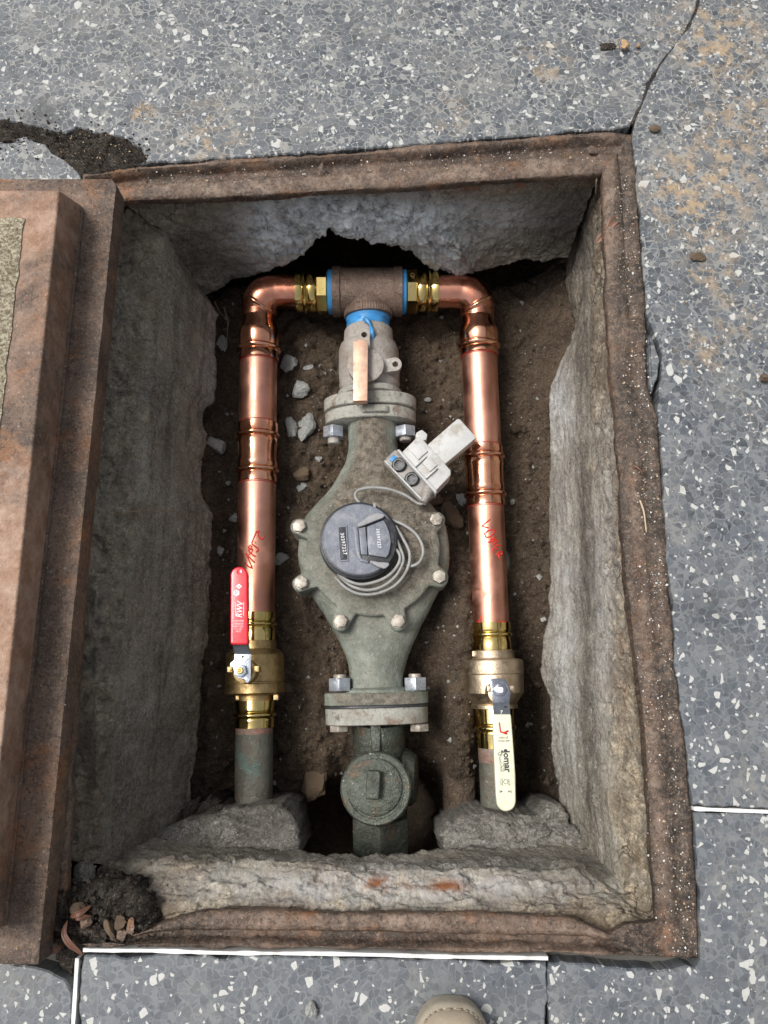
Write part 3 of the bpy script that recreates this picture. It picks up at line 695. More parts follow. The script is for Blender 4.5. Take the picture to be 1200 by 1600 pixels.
# --- terrazzo
side = empty('terrazzo_pavement', (0, 0, 0), 'speckled blue grey terrazzo pavement round the pit', 'pavement')
del side['category']; side['kind'] = 'structure'
def panel(pts, amp=.0024, step=.006):
    W_ = []
    for p in pts:
        W_.append(Vector((p[1], p[2], 0)) if p[0] == 'w' else P(p[0], p[1], 0))
    out = []
    for a, b in zip(W_, W_[1:]+W_[:1]):
        L_ = (b-a).length; k = max(1, min(220, int(L_/step))) if L_ < 1.6 else max(1, int(L_/.3))
        for i in range(k):
            q = lerp(a, b, i/k); d = (b-a).normalized(); nn = Vector((-d.y, d.x, 0))
            if L_ < 1.6: q = q+nn*(amp*fr(q, 60, 4)+amp*1.2*fr(q, 14, 3, 5))
            out.append(q)
    bm = bmesh.new()
    bot = [bm.verts.new(p-Vector((0, 0, .028))) for p in out]
    mid = [bm.verts.new(p-Vector((0, 0, .0018))) for p in out]
    n = len(out); ins = []
    for i in range(n):
        t = (out[(i+1) % n]-out[i-1]).normalized(); ins.append(out[i])
    area = sum(out[i].x*out[(i+1) % n].y-out[(i+1) % n].x*out[i].y for i in range(n)); sg = 1 if area > 0 else -1
    top = []
    for i in range(n):
        t = (out[(i+1) % n]-out[i-1]).normalized(); nn = Vector((-t.y, t.x, 0))*sg
        top.append(bm.verts.new(out[i]+nn*.0014))
    for A, B in ((bot, mid), (mid, top)):
        for i in range(n):
            j = (i+1) % n; bm.faces.new((A[i], A[j], B[j], B[i]) if sg > 0 else (A[j], A[i], B[i], B[j]))
    f = bm.faces.new(top)
    if sg < 0: pass
    f.normal_update()
    if f.normal.z < 0: f.normal_flip()
    bmesh.ops.triangulate(bm, faces=[f])
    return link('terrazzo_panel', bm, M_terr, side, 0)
crack = [(985, 196), (992, 180), (1003, 160), (1012, 132), (1030, 100), (1042, 84), (1052, 72), (1058, 62), (1074, 42), (1082, 25), (1090, 0), (1096, -60), (1130, -600)]
panel([('w', -12, 12), ('w', -12, 1.05), (-500, 180), (-60, 186), (0, 188), (50, 196), (95, 206), (120, 199), (150, 207), (190, 215), (221, 232), (229, 248), (215, 257), (400, 244), (600, 230), (800, 213), (930, 203), (966, 199)]+crack+[('w', 4, 12)])
panel([('w', 4.006, 12)]+[(x+(2.6 if y > 60 else 4), y+1) for x, y in crack[::-1]][:-1]+[(989, 205), (991, 215), (993, 240), (999, 322), (1006, 425), (1011, 490), (1024, 516), (1036, 552), (1037, 590), (1030, 615), (1027, 632), (1030, 650), (1033, 700), (1047, 906), (1057, 1044), (1074, 1181), (1083, 1259), (1200, 1264), ('w', 12, -.6), ('w', 12, 12)])
panel([(1014, 522), (1023, 534), (1032, 560), (1029, 590), (1019, 612), (1015, 600)], .001, .003)
panel([(1084, 1269), (1200, 1274), ('w', 12, -.61), ('w', 12, -12), ('w', .16, -12), (858.5, 1620), (858, 1505), (960, 1509), (1060, 1513), (1086, 1511), (1098, 1500), (1097, 1480), (1089, 1350)])
panel([(131, 1492), (400, 1495), (852, 1503), (853.5, 1620), ('w', .155, -12), ('w', -.33, -12), (121, 1620), (124, 1560), (128, 1510)])
panel([(-300, 1500), (0, 1503), (40, 1510), (66, 1514), (85, 1522), (100, 1532), (112, 1552), (114, 1620), ('w', -.336, -12), ('w', -12, -12), ('w', -12, -.30)])
panel([('w', -12, 1.02), (-500, 215), (0, 222), (40, 214), (70, 226), (100, 250), (122, 270), (126, 276), (100, 560), (74, 900), (38, 1474), (25, 1496), (-300, 1494), ('w', -12, -.28)])
# mortar bed below the panels (ring of quads with the pit left open)
hole = [P(120, 265, 0), P(990, 200, 0), P(1100, 1505, 0), P(35, 1480, 0)]
bm = bmesh.new(); o4 = [bm.verts.new((x, y, -.0265)) for x, y in ((-60, 60), (60, 60), (60, -60), (-60, -60))]
i4 = [bm.verts.new((p.x, p.y, -.0265)) for p in hole]
for i in range(4): j = (i+1) % 4; bm.faces.new((o4[i], i4[i], i4[j], o4[j]))
finish(bm); tag(link('ground', bm, M_mortar, None, 0), kind='structure')
# zinc divider strips
def strip(a, b, w, far=None):
    A = P(*a, 0); B = P(*b, 0) if far is None else Vector(far); d = (B-A).normalized(); nn = Vector((-d.y, d.x, 0))*mm(w, A)/2
    n_ = 60; bm = bmesh.new(); L_ = (B-A).length; T_ = []
    for k in range(n_+1):
        q = A+(B-A)*(k/n_)**(1 if far is None else 2.5); j = nn*(1+.35*fr(q, 60, 3)) ; o_ = nn*.4*fr(q, 9, 2)
        T_.append([q+j+o_+Vector((0, 0, .001)), q-j+o_+Vector((0, 0, .001)), q-j+o_-Vector((0, 0, .02)), q+j+o_-Vector((0, 0, .02))])
    rings(bm, T_); finish(bm)
    return link('divider_strip', bm, M_strip, side, 30)
strip((130, 1484), (856, 1497), 5.5)
strip((121, 1497), None, 5.5, P(115, 1600, 0)+(P(115, 1600, 0)-P(121, 1497, 0))*60)
strip((1084, 1263.5), None, 5, P(1200, 1268.5, 0)+(P(1200, 1268.5, 0)-P(1084, 1263.5, 0))*50)
cd = tube_bm([P(x+1.5, y, -.004) for x, y in crack], .0035, 6, smooth=6); link('crack_dirt', cd, M_dirt, side, 180)
# dark crumbled fill at the broken corner, top left, and round the frame
d1 = slab('crumbled_fill', [(-60, 184), (0, 186), (50, 194), (95, 203), (122, 197), (150, 204), (192, 212), (224, 232), (231, 248), (216, 260), (128, 276), (100, 252), (70, 229), (40, 218), (0, 226), (-60, 224)], -.002, -.03, M_dirt, side, .0045, 60, 26, 420, .0, .004, smooth=180)
# ================================================================== THE LID
lid = empty('iron_cover', P(20, 880, 0), 'heavy rusted iron pit lid with concrete infill pushed to the left of the opening', 'cover')
zt = .036
def wavy(pts, z, amp=.0006, step=.012):
    W_ = [P(x, y, z) for x, y in pts]; out = []
    for a, b in zip(W_, W_[1:]+W_[:1]):
        k = max(1, int((b-a).length/step)); d = (b-a).normalized(); nn = Vector((-d.y, d.x, 0))
        for i in range(k): q = lerp(a, b, i/k); out.append(q+nn*amp*(fr(q, 30, 4)+.7*fr(q, 110, 3)))
    return out
o = link('flange', prism_bm(wavy([(174, 279), (182, 288), (60, 1508), (-620, 1508), (-560, 279)], zt, .0005, .006), .032, .0022, seg=2), M_rust, lid, 40)
paint(o, 'dust', lambda v: .55*sstep(-.1, .35, fr(v, 10, 4)))
base = [P(130, 322, zt-.001), P(8, 1447, zt-.001), P(-560, 1447, zt-.001), P(-520, 322, zt-.001)]
top = [P(93, 297, .094), P(-28, 1470, .094), P(-640, 1470, .094), P(-600, 297, .094)]
link('raised_pan', prism_bm(top, 0, .003, base, 3), M_lidtop, lid, 40)
link('lip', prism_bm([P(130, 326, zt+.005), P(9, 1445, zt+.005), P(2, 1445, zt+.005), P(122, 326, zt+.005)], .0045, .0012), M_rust, lid, 40)
o = link('concrete_infill', prism_bm(wavy([(38, 341), (-12, 760), (-80, 1300), (-560, 1300), (-500, 341)], .0955, .0018, .006), .003, .0006), M_infill, lid, 40)
# ================================================================== COPPER BYPASS
AL = Axis((405, 490), -.232, (396, 1270), -.262)
AR = Axis((746, 490), -.232, (780, 1275), -.266)
def bead(b, h, s=1): return [(b-6*s, h+2), (b-4.2*s, h+.9), (b-2.6*s, h+3.6), (b-.8*s, h+5.0), (b+.8*s, h+5.0), (b+2.6*s, h+3.6), (b+4.2*s, h+.9), (b+6*s, h+2)]
def red_ring(ax, v, hw, par, w=1.0):
    link('marker_line', ax.turn([(v-w/2, hw+.1), (v-w/2, hw+.45), (v+w/2, hw+.45), (v+w/2, hw+.1)], cap=False), M_mline, par)
PZ = -.222
def bypass(ax, hs, cuff, coup, end, labels, horiz_x0, side_s, bend_x):
    y_c0, y_c1 = cuff; m0, m1, mb0, mb1 = coup
    # lower straight
    lo = empty('copper_pipe', ax.at((m1+end)/2), labels[0], 'pipe')
    link('tube', ax.turn([(m1-12, hs), (end+10, hs)], 96), M_copper, lo)
    up = empty('copper_pipe', ax.at((y_c1+m0)/2), labels[1], 'pipe')
    link('tube', ax.turn([(y_c1-12, hs-.5), (m0+12, hs-.2)], 96), M_copper, up)
    cp = empty('pipe_coupling', ax.at((m0+m1)/2), labels[2], 'coupling')
    link('sleeve', ax.turn([(m0, hs), (m0+.7, hs+2)]+bead(mb0, hs)+[(mb0+13, hs+2.2), (mb0+18, hs+1.2), (mb1-18, hs+1.2), (mb1-13, hs+2.2)]+bead(mb1, hs)+[(m1-.7, hs+2), (m1, hs)], 96, cap=False, wob=.008), M_fit, cp, 50)
    red_ring(ax, m0-1.2, hs, up); red_ring(ax, m1+1.5, hs, lo)
    # elbow
    el = empty('pipe_elbow', ax.at(480), labels[3], 'elbow')
    link('cuff', ax.turn([(498, hs-3), (508, hs-2.5), (516, hs+1.2), (522, hs+2.2)]+bead((y_c0+y_c1)/2+4, hs)+[(y_c1-.7, hs+2), (y_c1, hs)], 96, cap=False, wob=.006), M_fit, el, 50)
    red_ring(ax, y_c1+1.3, hs, up)
    # bend from vertical to horizontal
    Hc = P(bend_x+side_s*60, 456, PZ); hdir = Vector((side_s, 0, 0))
    V0 = ax.at(500); V1 = ax.at(484); corner = Vector((V1.x, Hc.y, PZ)) 
    H0 = P(bend_x+side_s*36, 456, PZ); H1 = P(horiz_x0, 456, PZ)
    r0 = mm(hs-3, V0); pts = [V0, V1]
    for k in range(1, 10):
        t = k/10; a = lerp(V1, corner, t); b = lerp(corner, H0, t); pts.append(lerp(a, b, t))
    pts += [H0, H1]
    link('bend', tube_bm(pts, lambda t: r0*(1+.10*math.sin(math.pi*min(1, t*1.25))), 72, smooth=3), M_elbow, el, 60)
    # socket rings where the bend swells
    d = (pts[3]-pts[2]).normalized(); c0 = pts[3]-d*.003
    link('bend_ring', lathe_bm([(-.004, r0*1.06), (-.0035, r0*1.14), (-.0012, r0*1.15), (0, r0*1.20), (.0014, r0*1.20), (.003, r0*1.14), (.0042, r0*1.15), (.0055, r0*1.06)], c0, d+Vector((side_s*.35, 0, 0)), 72), M_fit, el, 50)
    return lo, up
loL, upL = bypass(AL, 29.3, (522, 566), (663, 756, 682, 737), 958, ['long copper pipe marked in red ink above the red handled valve', 'short copper pipe left of the grey valve between elbow and sleeve', 'bright copper press sleeve on the left hand pipe', 'dark copper elbow at the top of the left hand pipe'], 464, 1, 405)
loR, upR = bypass(AR, 28.2, (520, 558), (699, 792, 715, 774), 975, ['long copper pipe marked LOWER in red ink above the cream handled valve', 'short copper pipe touched by the white transmitter on the right', 'bright copper press sleeve on the right hand pipe', 'copper elbow at the top of the right hand pipe'], 684, -1, 746)
# --- handwriting
def cyl_hit(ax, px, py, r):
    O = Vector((0, 0, H)); D = ray(px, py).normalized(); w = O-ax.A; u = ax.u
    a_ = D-u*D.dot(u); b_v = w-u*w.dot(u); A_ = a_.dot(a_); B_ = 2*a_.dot(b_v); C_ = b_v.dot(b_v)-r*r
    q = B_*B_-4*A_*C_
    if q < 0: q = 0
    return O+D*((-B_-math.sqrt(q))/(2*A_))
def ink(ax, hs, strokes, par, wpx=2.5):
    for s_ in strokes:
        bm = bmesh.new(); pts = []
        for (x0, y0), (x1, y1) in zip(s_, s_[1:]):
            for k in range(4): pts.append((lerp(x0, x1, k/4), lerp(y0, y1, k/4)))
        pts.append(s_[-1])
        W_ = [cyl_hit(ax, x, y, mm(hs, ax.at(y))-.0001) for x, y in pts]
        tube_bm(W_, mm(wpx, W_[0])/2, 6, bm)
        link('ink_stroke', bm, M_marker, par, 180)
c1 = lambda pts: [(350+x/8.89, 820+y/8.89) for x, y in pts]
ink(AL, 29.3, [c1([(298, 535), (340, 580), (395, 605), (370, 540), (330, 450), (310, 400)]),
               c1([(310, 400), (370, 470), (425, 525)]), c1([(345, 420), (385, 380), (400, 350), (375, 330), (345, 320), (350, 370), (400, 420), (435, 440)]),
               c1([(335, 315), (360, 290), (385, 300), (385, 340), (365, 350)]),
               c1([(385, 265), (430, 300), (470, 330), (478, 360), (440, 380)]), c1([(385, 255), (410, 190), (440, 120), (455, 85)]), c1([(428, 250), (440, 245)]),
               c1([(440, 110), (470, 95), (488, 85), (470, 130), (480, 170), (520, 200), (550, 190), (548, 155)])], loL)
c2 = lambda pts: [(720+x/8.89, 800+y/8.89) for x, y in pts]
ink(AR, 28.2, [c2([(408, 102), (350, 150), (295, 198), (340, 212), (385, 222)]),
               c2([(345, 345), (330, 300), (380, 260), (440, 245), (470, 260), (450, 305), (400, 345), (360, 355), (345, 345)]),
               c2([(380, 425), (430, 395), (405, 375)]), c2([(415, 370), (470, 385), (425, 430)]), c2([(430, 360), (510, 400), (440, 460)]), c2([(390, 430), (440, 380), (470, 345)]),
               c2([(555, 470), (520, 455), (490, 470), (450, 510), (440, 540), (470, 565)]), c2([(470, 500), (515, 520)]),
               c2([(490, 600), (540, 550), (575, 560), (570, 590), (520, 600)]), c2([(520, 600), (545, 660)]),
               c2([(282, 1455), (245, 1530), (340, 1548), (430, 1545), (520, 1530), (640, 1525)])], loR)
# --- brass adapters and tee
AH = Axis((460, 456), PZ, (690, 456), PZ, 0)
def adapter(x0, x1, x2, x3, label, dirn):
    """x0 pipe end .. x1 sleeve end .. x2 hex end .. x3 blue sealant end"""
    e = empty('brass_adapter', AH.at((x0+x2)/2), label, 'fitting')
    s_ = dirn; h = 31
    pr = [(x0, h-2.5), (x0+s_*.6, h), (x0+s_*9, h), (x0+s_*11, h-1.3), (x0+s_*13, h+2.2), (x0+s_*15, h+3.2), (x0+s_*17, h+2.2), (x0+s_*19, h-1.3), (x0+s_*21, h), (x1-s_*3, h), (x1, h-2)]
    link('sleeve', AH.turn(pr, 96), M_brass, e, 50)
    a = AH.at(x1); b = AH.at(x2); hb = bmesh.new()
    r = mm(35.5, a); sv, wv, uv = basis(b-a); m_ = 8
    R_ = [[a+uv*t+(sv*math.cos(.12+2*math.pi*i/m_)+wv*math.sin(.12+2*math.pi*i/m_))*r*k for i in range(m_)] for t, k in ((0, .95), (.0015, 1), ((b-a).length-.0015, 1), ((b-a).length, .95))]
    rings(hb, R_); finish(hb); link('hex_collar', hb, M_brass, e, 20)
    link('sealant', AH.turn([(x2, 31), (x2+s_*.8, 34), (x3-s_*.8, 34.3), (x3, 31)], 64, wob=.03), M_blue, e, 60)
    return e
adapter(463, 496, 513, 522, 'shiny brass press adapter screwed into the left of the brown tee', 1)
ra = adapter(684, 651, 635, 627, 'shiny brass press adapter with stamped collar on the right of the brown tee', -1)
tx = AH.at(643); text('stamp', 'OVTC', .009, (tx.x, tx.y+.001, tx.z+mm(34, tx)*.965), -90, M_cast, ra, xs=1)
tee = empty('pipe_tee', AH.at(575), 'brown bronze tee joining both bypass arms above the grey valve', 'tee')
link('run', AH.turn([(520, 31), (520.5, 38.5), (532, 38.5), (534, 36.5), (615, 36.5), (617, 38.5), (628, 38.5), (628.5, 31)], 72, wob=.004), M_tee, tee, 40)
AM = Axis((575, 500), -.228, (590, 1130), -.243)
tA = AH.at(574)
AT = Axis((574, 460), PZ, (576, 512), -.228)
link('branch', AT.turn([(460, 33), (480, 34), (485, 37), (496, 37), (497, 31)], 72), M_tee, tee, 40)
kn = bmesh.new(); s_, w_, u_ = basis(AT.u); pc = AT.at(491)
for i in range(56):
    a = 2*math.pi*i/56; r = mm(37, pc); c = pc+(s_*math.cos(a)+w_*math.sin(a))*r
    tube_bm([c-AT.u*.008, c+AT.u*.0045], .0007, 5, kn)
link('knurling', kn, M_tee, tee, 180)['kind'] = 'stuff'
tt = P(572, 436, 0); q = AH.at(572); text('cast_numeral', '2', .014, (q.x, q.y+.006, q.z+mm(36.3, q)*.985), 0, M_tee, tee, ext=.0006)
# ================================================================== GREY METER VALVE
gv = empty('meter_valve', AM.at(570), 'grey bronze valve with a flat copper coloured locking bar above the meter', 'valve')
link('blue_tape', AM.turn([(488, 28), (489, 33.5), (502, 34), (504, 31.5), (507, 31.5), (508, 33), (517, 31.5), (519, 28)], 72, wob=.05), M_blue, gv, 60)
tp = [P(570, 497, -.19), P(577, 505, -.186), P(581, 516, -.182), P(583, 530, -.185), P(583, 537, -.187)]
link('tape_tail', tube_bm(tp, lambda t: .0035*(1-t*.5)*(1+.4*math.sin(t*14)), 8, smooth=4), M_blue, gv, 180)
link('body', AM.turn([(513, 29), (515, 31), (517, 36), (519, 37.5), (536, 38.5), (539, 39), (541, 43), (549, 46.5), (560, 47), (585, 47.5), (600, 46), (603, 47), (610, 45), (617, 40), (626, 38)], 96, wob=.02), M_greyv, gv, 40)
sc_ = P(571, 570, -.175)
link('stem_disc', lathe_bm([(-.03, mm(27, sc_)), (-.004, mm(27, sc_)), (-.003, mm(28.5, sc_)), (-.0005, mm(28.5, sc_)), (0, mm(27.5, sc_))], sc_, (0, 0, 1), 64), M_greyv, gv, 40)
def lug(pts, hc, hr, z, dz):
    outer = [P(x, y, z) for x, y in pts]; c = P(*hc, z); r = mm(hr, c); n = len(outer)
    bm = bmesh.new(); rs = []
    inner = []
    for p in outer:
        d = (p-c); d.z = 0; inner.append(c+d.normalized()*r)
    dn = Vector((0, 0, -dz))
    rs = [[p+dn for p in inner], inner, outer, [p+dn for p in outer]]
    rings(bm, rs, True, False); return finish(bm)
def arc(cx, cy, r, a0, a1, n=12): return [(cx+r*math.cos(math.radians(lerp(a0, a1, k/n))), cy-r*math.sin(math.radians(lerp(a0, a1, k/n)))) for k in range(n+1)]
link('lug', lug(arc(569, 523, 8.5, -10, 190)+[(560, 545), (578, 545)], (569, 523), 5, -.172, .012), M_greyv, gv, 30)
link('lug', lug(arc(617, 569, 10.5, -100, 100)+[(597, 562), (597, 583)], (617.5, 569), 5, -.188, .010), M_greyv, gv, 30)
link('lug_arm', prism_bm(ppoly([(590, 560), (608, 560), (608, 581), (590, 586)], -.189), .009, .002), M_greyv, gv, 30)
link('locking_bar', prism_bm(ppoly([(552, 533), (559, 533), (559, 530), (570, 530), (571, 533), (575, 534), (574, 626), (552, 626)], -.160), .013, .0009), M_bar, gv, 30)
link('stem_neck', prism_bm(ppoly(rnd_rect(565, 568, 16, 34, 3), -.172), .01, .001), M_bar, gv, 30)
# oval flanges
def oval(ax, v0, v1, hw, hh, bm=None, cx=0, wob=.01, sq=2.4, bv=1.2):
    bm = bm or bmesh.new(); s, w, u = basis(ax.u); rs = []
    A0 = ax.at(v0); A1 = ax.at(v1)
    for t, k in ((0, .97), (bv/abs(v1-v0), 1), (1-bv/abs(v1-v0), 1), (1, .97)):
        c = lerp(A0, A1, t); W_ = mm(hw, c)*k; Hh = hh*k; r = []
        for i in range(72):
            a = 2*math.pi*i/72; ca, sa = math.cos(a), math.sin(a)
            x = W_*math.copysign(abs(ca)**(2/sq), ca); y = Hh*math.copysign(abs(sa)**(1.1), sa)
            j = 1+wob*noise.noise(Vector((ca*3, sa*3, t*3+v0)))
            r.append(c+s*(x*j+mm(cx, c))+w*y*j)
        rs.append(r)
    rings(bm, rs); return finish(bm)
link('flange', oval(AM, 625, 644, 72, .042), M_flange, gv, 40)
link('flange_collar', AM.turn([(612, 44), (616, 50), (624, 50), (626, 46)], 64, wob=.03), M_flange, gv, 40)
# ================================================================== WATER METER
mt = empty('water_meter', AM.at(860), 'bronze green water meter with bolted round cover in the middle of the pit', 'water meter')
HW = [(664, 38, 3, .036), (700, 38, 3, .036), (722, 42, 2, .036), (742, 51, 1, .038), (772, 71, 0, .041), (803, 101, -1, .044), (828, 114, 0, .046), (865, 118, 1, .046), (900, 114, 1, .046), (925, 101, 1, .045), (955, 83, 2, .042), (997, 61, 2, .038), (1020, 50, 2, .037), (1045, 43, 1, .036), (1062, 41, 0, .036), (1092, 41, 0, .036)]
def meter_body():
    bm = bmesh.new(); s, w, u = basis(AM.u); rs = []
    if s.x < 0: s = -s
    if w.z < 0: w = -w
    fine = []
    for a, b in zip(HW, HW[1:]):
        for k in range(5): fine.append([lerp(a[m], b[m], k/5) for m in range(4)])
    fine.append(HW[-1])
    sm = fine[:]
    for _ in range(3): sm = [sm[0]]+[[(sm[i-1][m]+2*sm[i][m]+sm[i+1][m])/4 for m in range(4)] for i in range(1, len(sm)-1)]+[sm[-1]]
    for v, hw, cx, hh in sm:
        c = AM.at(v); W_ = mm(hw, c); r = []; e = 2.0+1.1*sstep(50, 100, hw)
        for i in range(96):
            a = 2*math.pi*i/96; ca, sa = math.cos(a), math.sin(a)
            x = W_*math.copysign(abs(ca)**(2/e), ca); y = hh*math.copysign(abs(sa)**(2/e), sa)
            r.append(c+s*(x+mm(cx, c))+w*y)
        rs.append(r)
    rings(bm, rs); finish(bm); bm.normal_update()
    for v in bm.verts: v.co += v.normal*(.0010*fr(v.co, 40, 4))
    return bm
body = link('body', meter_body(), M_meter, mt, 60)
mdust = lambda v: min(1, 1.6*gx(*pix(v), 600, 840, 85, 95)+1.5*gx(*pix(v), 580, 710, 60, 70)+.2)
paint(body, 'dust', mdust)
ZC = -.188
cc = P(583, 858, ZC)
R0 = mm(104, cc)
def cover():
    bm = bmesh.new(); rs = []
    bolts = [(468, 823), (471, 911), (533, 971), (622, 971), (686, 902), (681, 813)]
    bw = [P(x, y, ZC) for x, y in bolts]
    def rad(a):
        r = R0
        for b in bw:
            d = b-cc; ba = math.atan2(d.y, d.x); da = (a-ba+math.pi) % (2*math.pi)-math.pi
            L_ = math.hypot(d.x, d.y); lr = mm(15, b)
            if abs(da) < .5:
                disc = lr*lr-(L_*math.sin(da))**2
                if disc > 0: r = max(r, L_*math.cos(da)+math.sqrt(disc))
        return r
    n = 360; base = [rad(2*math.pi*i/n) for i in range(n)]
    for _ in range(3): base = [(base[i-1]+2*base[i]+base[(i+1) % n])/4 for i in range(n)]
    for z, k, mix_ in ((-.05, 1, 0), (-.003, 1, 0), (-.001, .988, 0), (0, .965, 0), (.0002, .9, .6), (.001, .84, 1), (.004, .78, 1), (.0065, .74, 1), (.007, .6, 1), (.008, .4, 1), (.008, .05, 1)):
        rs.append([Vector((cc.x+math.cos(2*math.pi*i/n)*lerp(base[i], R0, mix_)*k, cc.y+math.sin(2*math.pi*i/n)*lerp(base[i], R0, mix_)*k, cc.z+z)) for i in range(n)])
    # skirt blends into the body
    rings(bm, rs); finish(bm); bm.normal_update()
    for v in bm.verts: v.co += v.normal*(.0007*fr(v.co, 45, 4))
    return bm, bw
cb, bw = cover()
cov = link('cover', cb, M_meter, mt, 60); paint(cov, 'dust', mdust)
b0_ = bw[0]
hexb = None
for i, b in enumerate(bw):
    r = mm(9.8, b)
    if hexb is None:
        hexb = link('bolt_head', merge(lathe_bm([(0, r*1.08), (.0012, r*1.06), (.0014, r*.9)], (0, 0, 0), (0, 0, 1), 32), hex_bm((0, 0, .001), (0, 0, 1), r*1.05, .0075, .2, .0006)), M_boltr, mt, 25)
        hexb.location = b-wloc(mt)+Vector((0, 0, -.001))
    else:
        c = copy_part(hexb, mt, b+Vector((0, 0, -.001))); c.rotation_euler.z = i*.7
# end flanges of the meter
fb = oval(AM, 646.5, 665, 71, .042); oval(AM, 650, 660, 27, .047, fb, cx=-8, sq=6)
o = link('upper_flange', fb, M_flange, mt, 40)
fl = oval(AM, 1081, 1101, 81, .043, cx=1, sq=3.2); o = link('lower_flange', fl, M_meter, mt, 40); paint(o, 'dust', lambda v: .8)
link('neck_ring', AM.turn([(1074, 42), (1078, 50), (1082, 51)], 64), M_meter, mt, 40)
link('gasket', oval(AM, 1101.3, 1104.6, 80.5, .0425, cx=1, sq=3.2, bv=.4), M_regdk, mt, 40)
# flange bolts
def fbolt(px, py, z, v_nut0, v_nut1, rp, mat, tip=None, parent=mt, tiplen=8, rot=.0, name='nut'):
    c = P(px, py, z); u = AM.u*(-1 if v_nut1 < v_nut0 else 1); r = mm(rp, c); L_ = mm(abs(v_nut1-v_nut0), c)
    bs = [hex_bm(c, u, r, L_, rot, .0012)]
    n_ = link(name, merge(*bs), mat, parent, 25)
    if tip:
        link('bolt_tip', lathe_bm([(0, r*.52), (L_+mm(tiplen, c)-.001, r*.52), (L_+mm(tiplen, c), r*.42)], c, u, 24), tip, n_, 30)
    return n_
fbolt(521, 668, -.222, 0, 18, 17.5, M_zinc, M_greyv, rot=.5, tiplen=10)
fbolt(633, 668, -.222, 0, 17, 17.5, M_zinc, M_greyv, rot=.5, tiplen=6)
fbolt(531, 1080, -.225, 20, 0, 19, M_zinc, M_boltr, rot=.52, tiplen=6)
fbolt(649, 1079, -.225, 20, 0, 19, M_zinc, M_boltr, rot=.52, tiplen=6)
# ================================================================== REGISTER
ZR = -.150
rg = empty('meter_register', P(562, 845, ZR-.04), 'round dark grey register on the meter with two number windows', 'register')
rc = P(562, 842, ZR); rr = mm(58, rc)
tiltv = Vector((.06, .03, 1)).normalized()
T2 = Vector((0, 0, 1)).rotation_difference(tiltv).to_matrix()
def onreg(px, py, h=0.0):
    """a point on the tilted register face, h above it"""
    d = ray(px, py); O = Vector((0, 0, H)); s = (rc+tiltv*h-O).dot(tiltv)/d.dot(tiltv); return O+d*s
link('ring', lathe_bm([(-.04, rr*1.0), (-.030, rr*1.03), (-.028, rr*1.08), (-.022, rr*1.08), (-.020, rr*1.04), (-.015, rr*1.04), (-.013, rr*1.075), (-.007, rr*1.075), (-.006, rr*1.03), (-.003, rr*1.03), (-.0022, rr*1.0)], rc, tiltv, 96), M_regdk, rg, 35)
link('face', lathe_bm([(-.004, rr*.99), (-.001, rr*.985), (0, rr*.96), (.0006, rr*.5), (.0006, rr*.02)], rc, tiltv, 96), M_reg, rg, 35)
def rpr(name, pts, h0, h1, mat, bv=.0005, parent=rg):
    t = [onreg(x, y, h1) for x, y in pts]; b = [p-tiltv*(h1-h0) for p in t]
    return link(name, prism_bm(t, 0, bv, b), mat, parent, 30)
e8 = lambda pts: [(490+x/8, 780+y/8) for x, y in pts]
for a, b in (([(296, 338), (416, 325), (420, 348), (314, 352)], 0), ([(400, 330), (418, 330), (440, 762), (426, 768)], 0), ([(330, 765), (440, 750), (442, 772), (338, 778)], 0), ([(296, 345), (316, 345), (340, 768), (326, 770)], 0)):
    rpr('window_rim', e8(a), 0, .0022, M_reg, .0004)
rpr('window', e8([(314, 350), (404, 344), (430, 762), (338, 768)]), 0, .0012, M_regdk, .0001)
wA = onreg(490+373/8, 780+556/8, .0014)
aw = math.degrees(math.atan2(-(onreg(490+392/8, 780+760/8).x-onreg(490+345/8, 780+350/8).x), 1))
pa, pb = onreg(490+345/8, 780+400/8), onreg(490+385/8, 780+690/8); ang = math.degrees(math.atan2(pb.y-pa.y, pb.x-pa.x))
text('number', '30397227', .0066, wA, ang, M_num, rg, xs=.95, n=tiltv, bold=.00006, sp=1.22)
# hinge well and lid panel on the right
rpr('well', e8([(545, 330), (640, 270), (880, 200), (960, 270), (1020, 420), (1035, 560), (1000, 700), (940, 800), (700, 790), (600, 740), (575, 600), (560, 380)]), .0004, .0016, M_regdk, .0006)
rpr('hinge_block', e8([(568, 362), (645, 345), (668, 560), (672, 694), (594, 690), (580, 560)]), .0014, .0055, M_reg, .0006)
lidp = rpr('flap', e8([(672, 345), (690, 335), (872, 262), (915, 330), (950, 430), (965, 520), (955, 620), (935, 690), (905, 728), (690, 694), (674, 560)]), .0014, .0070, M_reg, .0008)
pa, pb = onreg(490+795/8, 780+370/8), onreg(490+820/8, 780+640/8); ang = math.degrees(math.atan2(pb.y-pa.y, pb.x-pa.x))
text('number', '30397227', .0060, (pa+pb)/2+tiltv*.0073, ang, M_num, rg, xs=.95, n=tiltv, bold=.00006, sp=1.2)
rpr('cheek', e8([(545, 318), (560, 300), (700, 200), (790, 168), (860, 180), (895, 205), (860, 235), (650, 318), (560, 352)]), .0010, .0085, M_cheek, .0025)
rpr('cheek', e8([(695, 780), (720, 760), (800, 780), (940, 790), (950, 820), (905, 860), (880, 868), (800, 845)]), .0010, .0080, M_cheek, .0022)
rpr('hinge_wall', e8([(505, 360), (545, 340), (560, 420), (572, 560), (585, 690), (600, 740), (690, 770), (680, 800), (580, 770), (545, 700), (520, 560)]), .0003, .0038, M_reg, .0012)
rpr('latch', e8([(952, 415), (1000, 415), (1015, 560), (965, 552)]), .0014, .0030, M_regdk, .0005)
for x, y, h_ in ((762, 45, .003),): rpr('seal_tab', e8([(745, 45), (775, 45), (778, 120), (748, 120)]), -.006, -.002, M_cable, .0005)
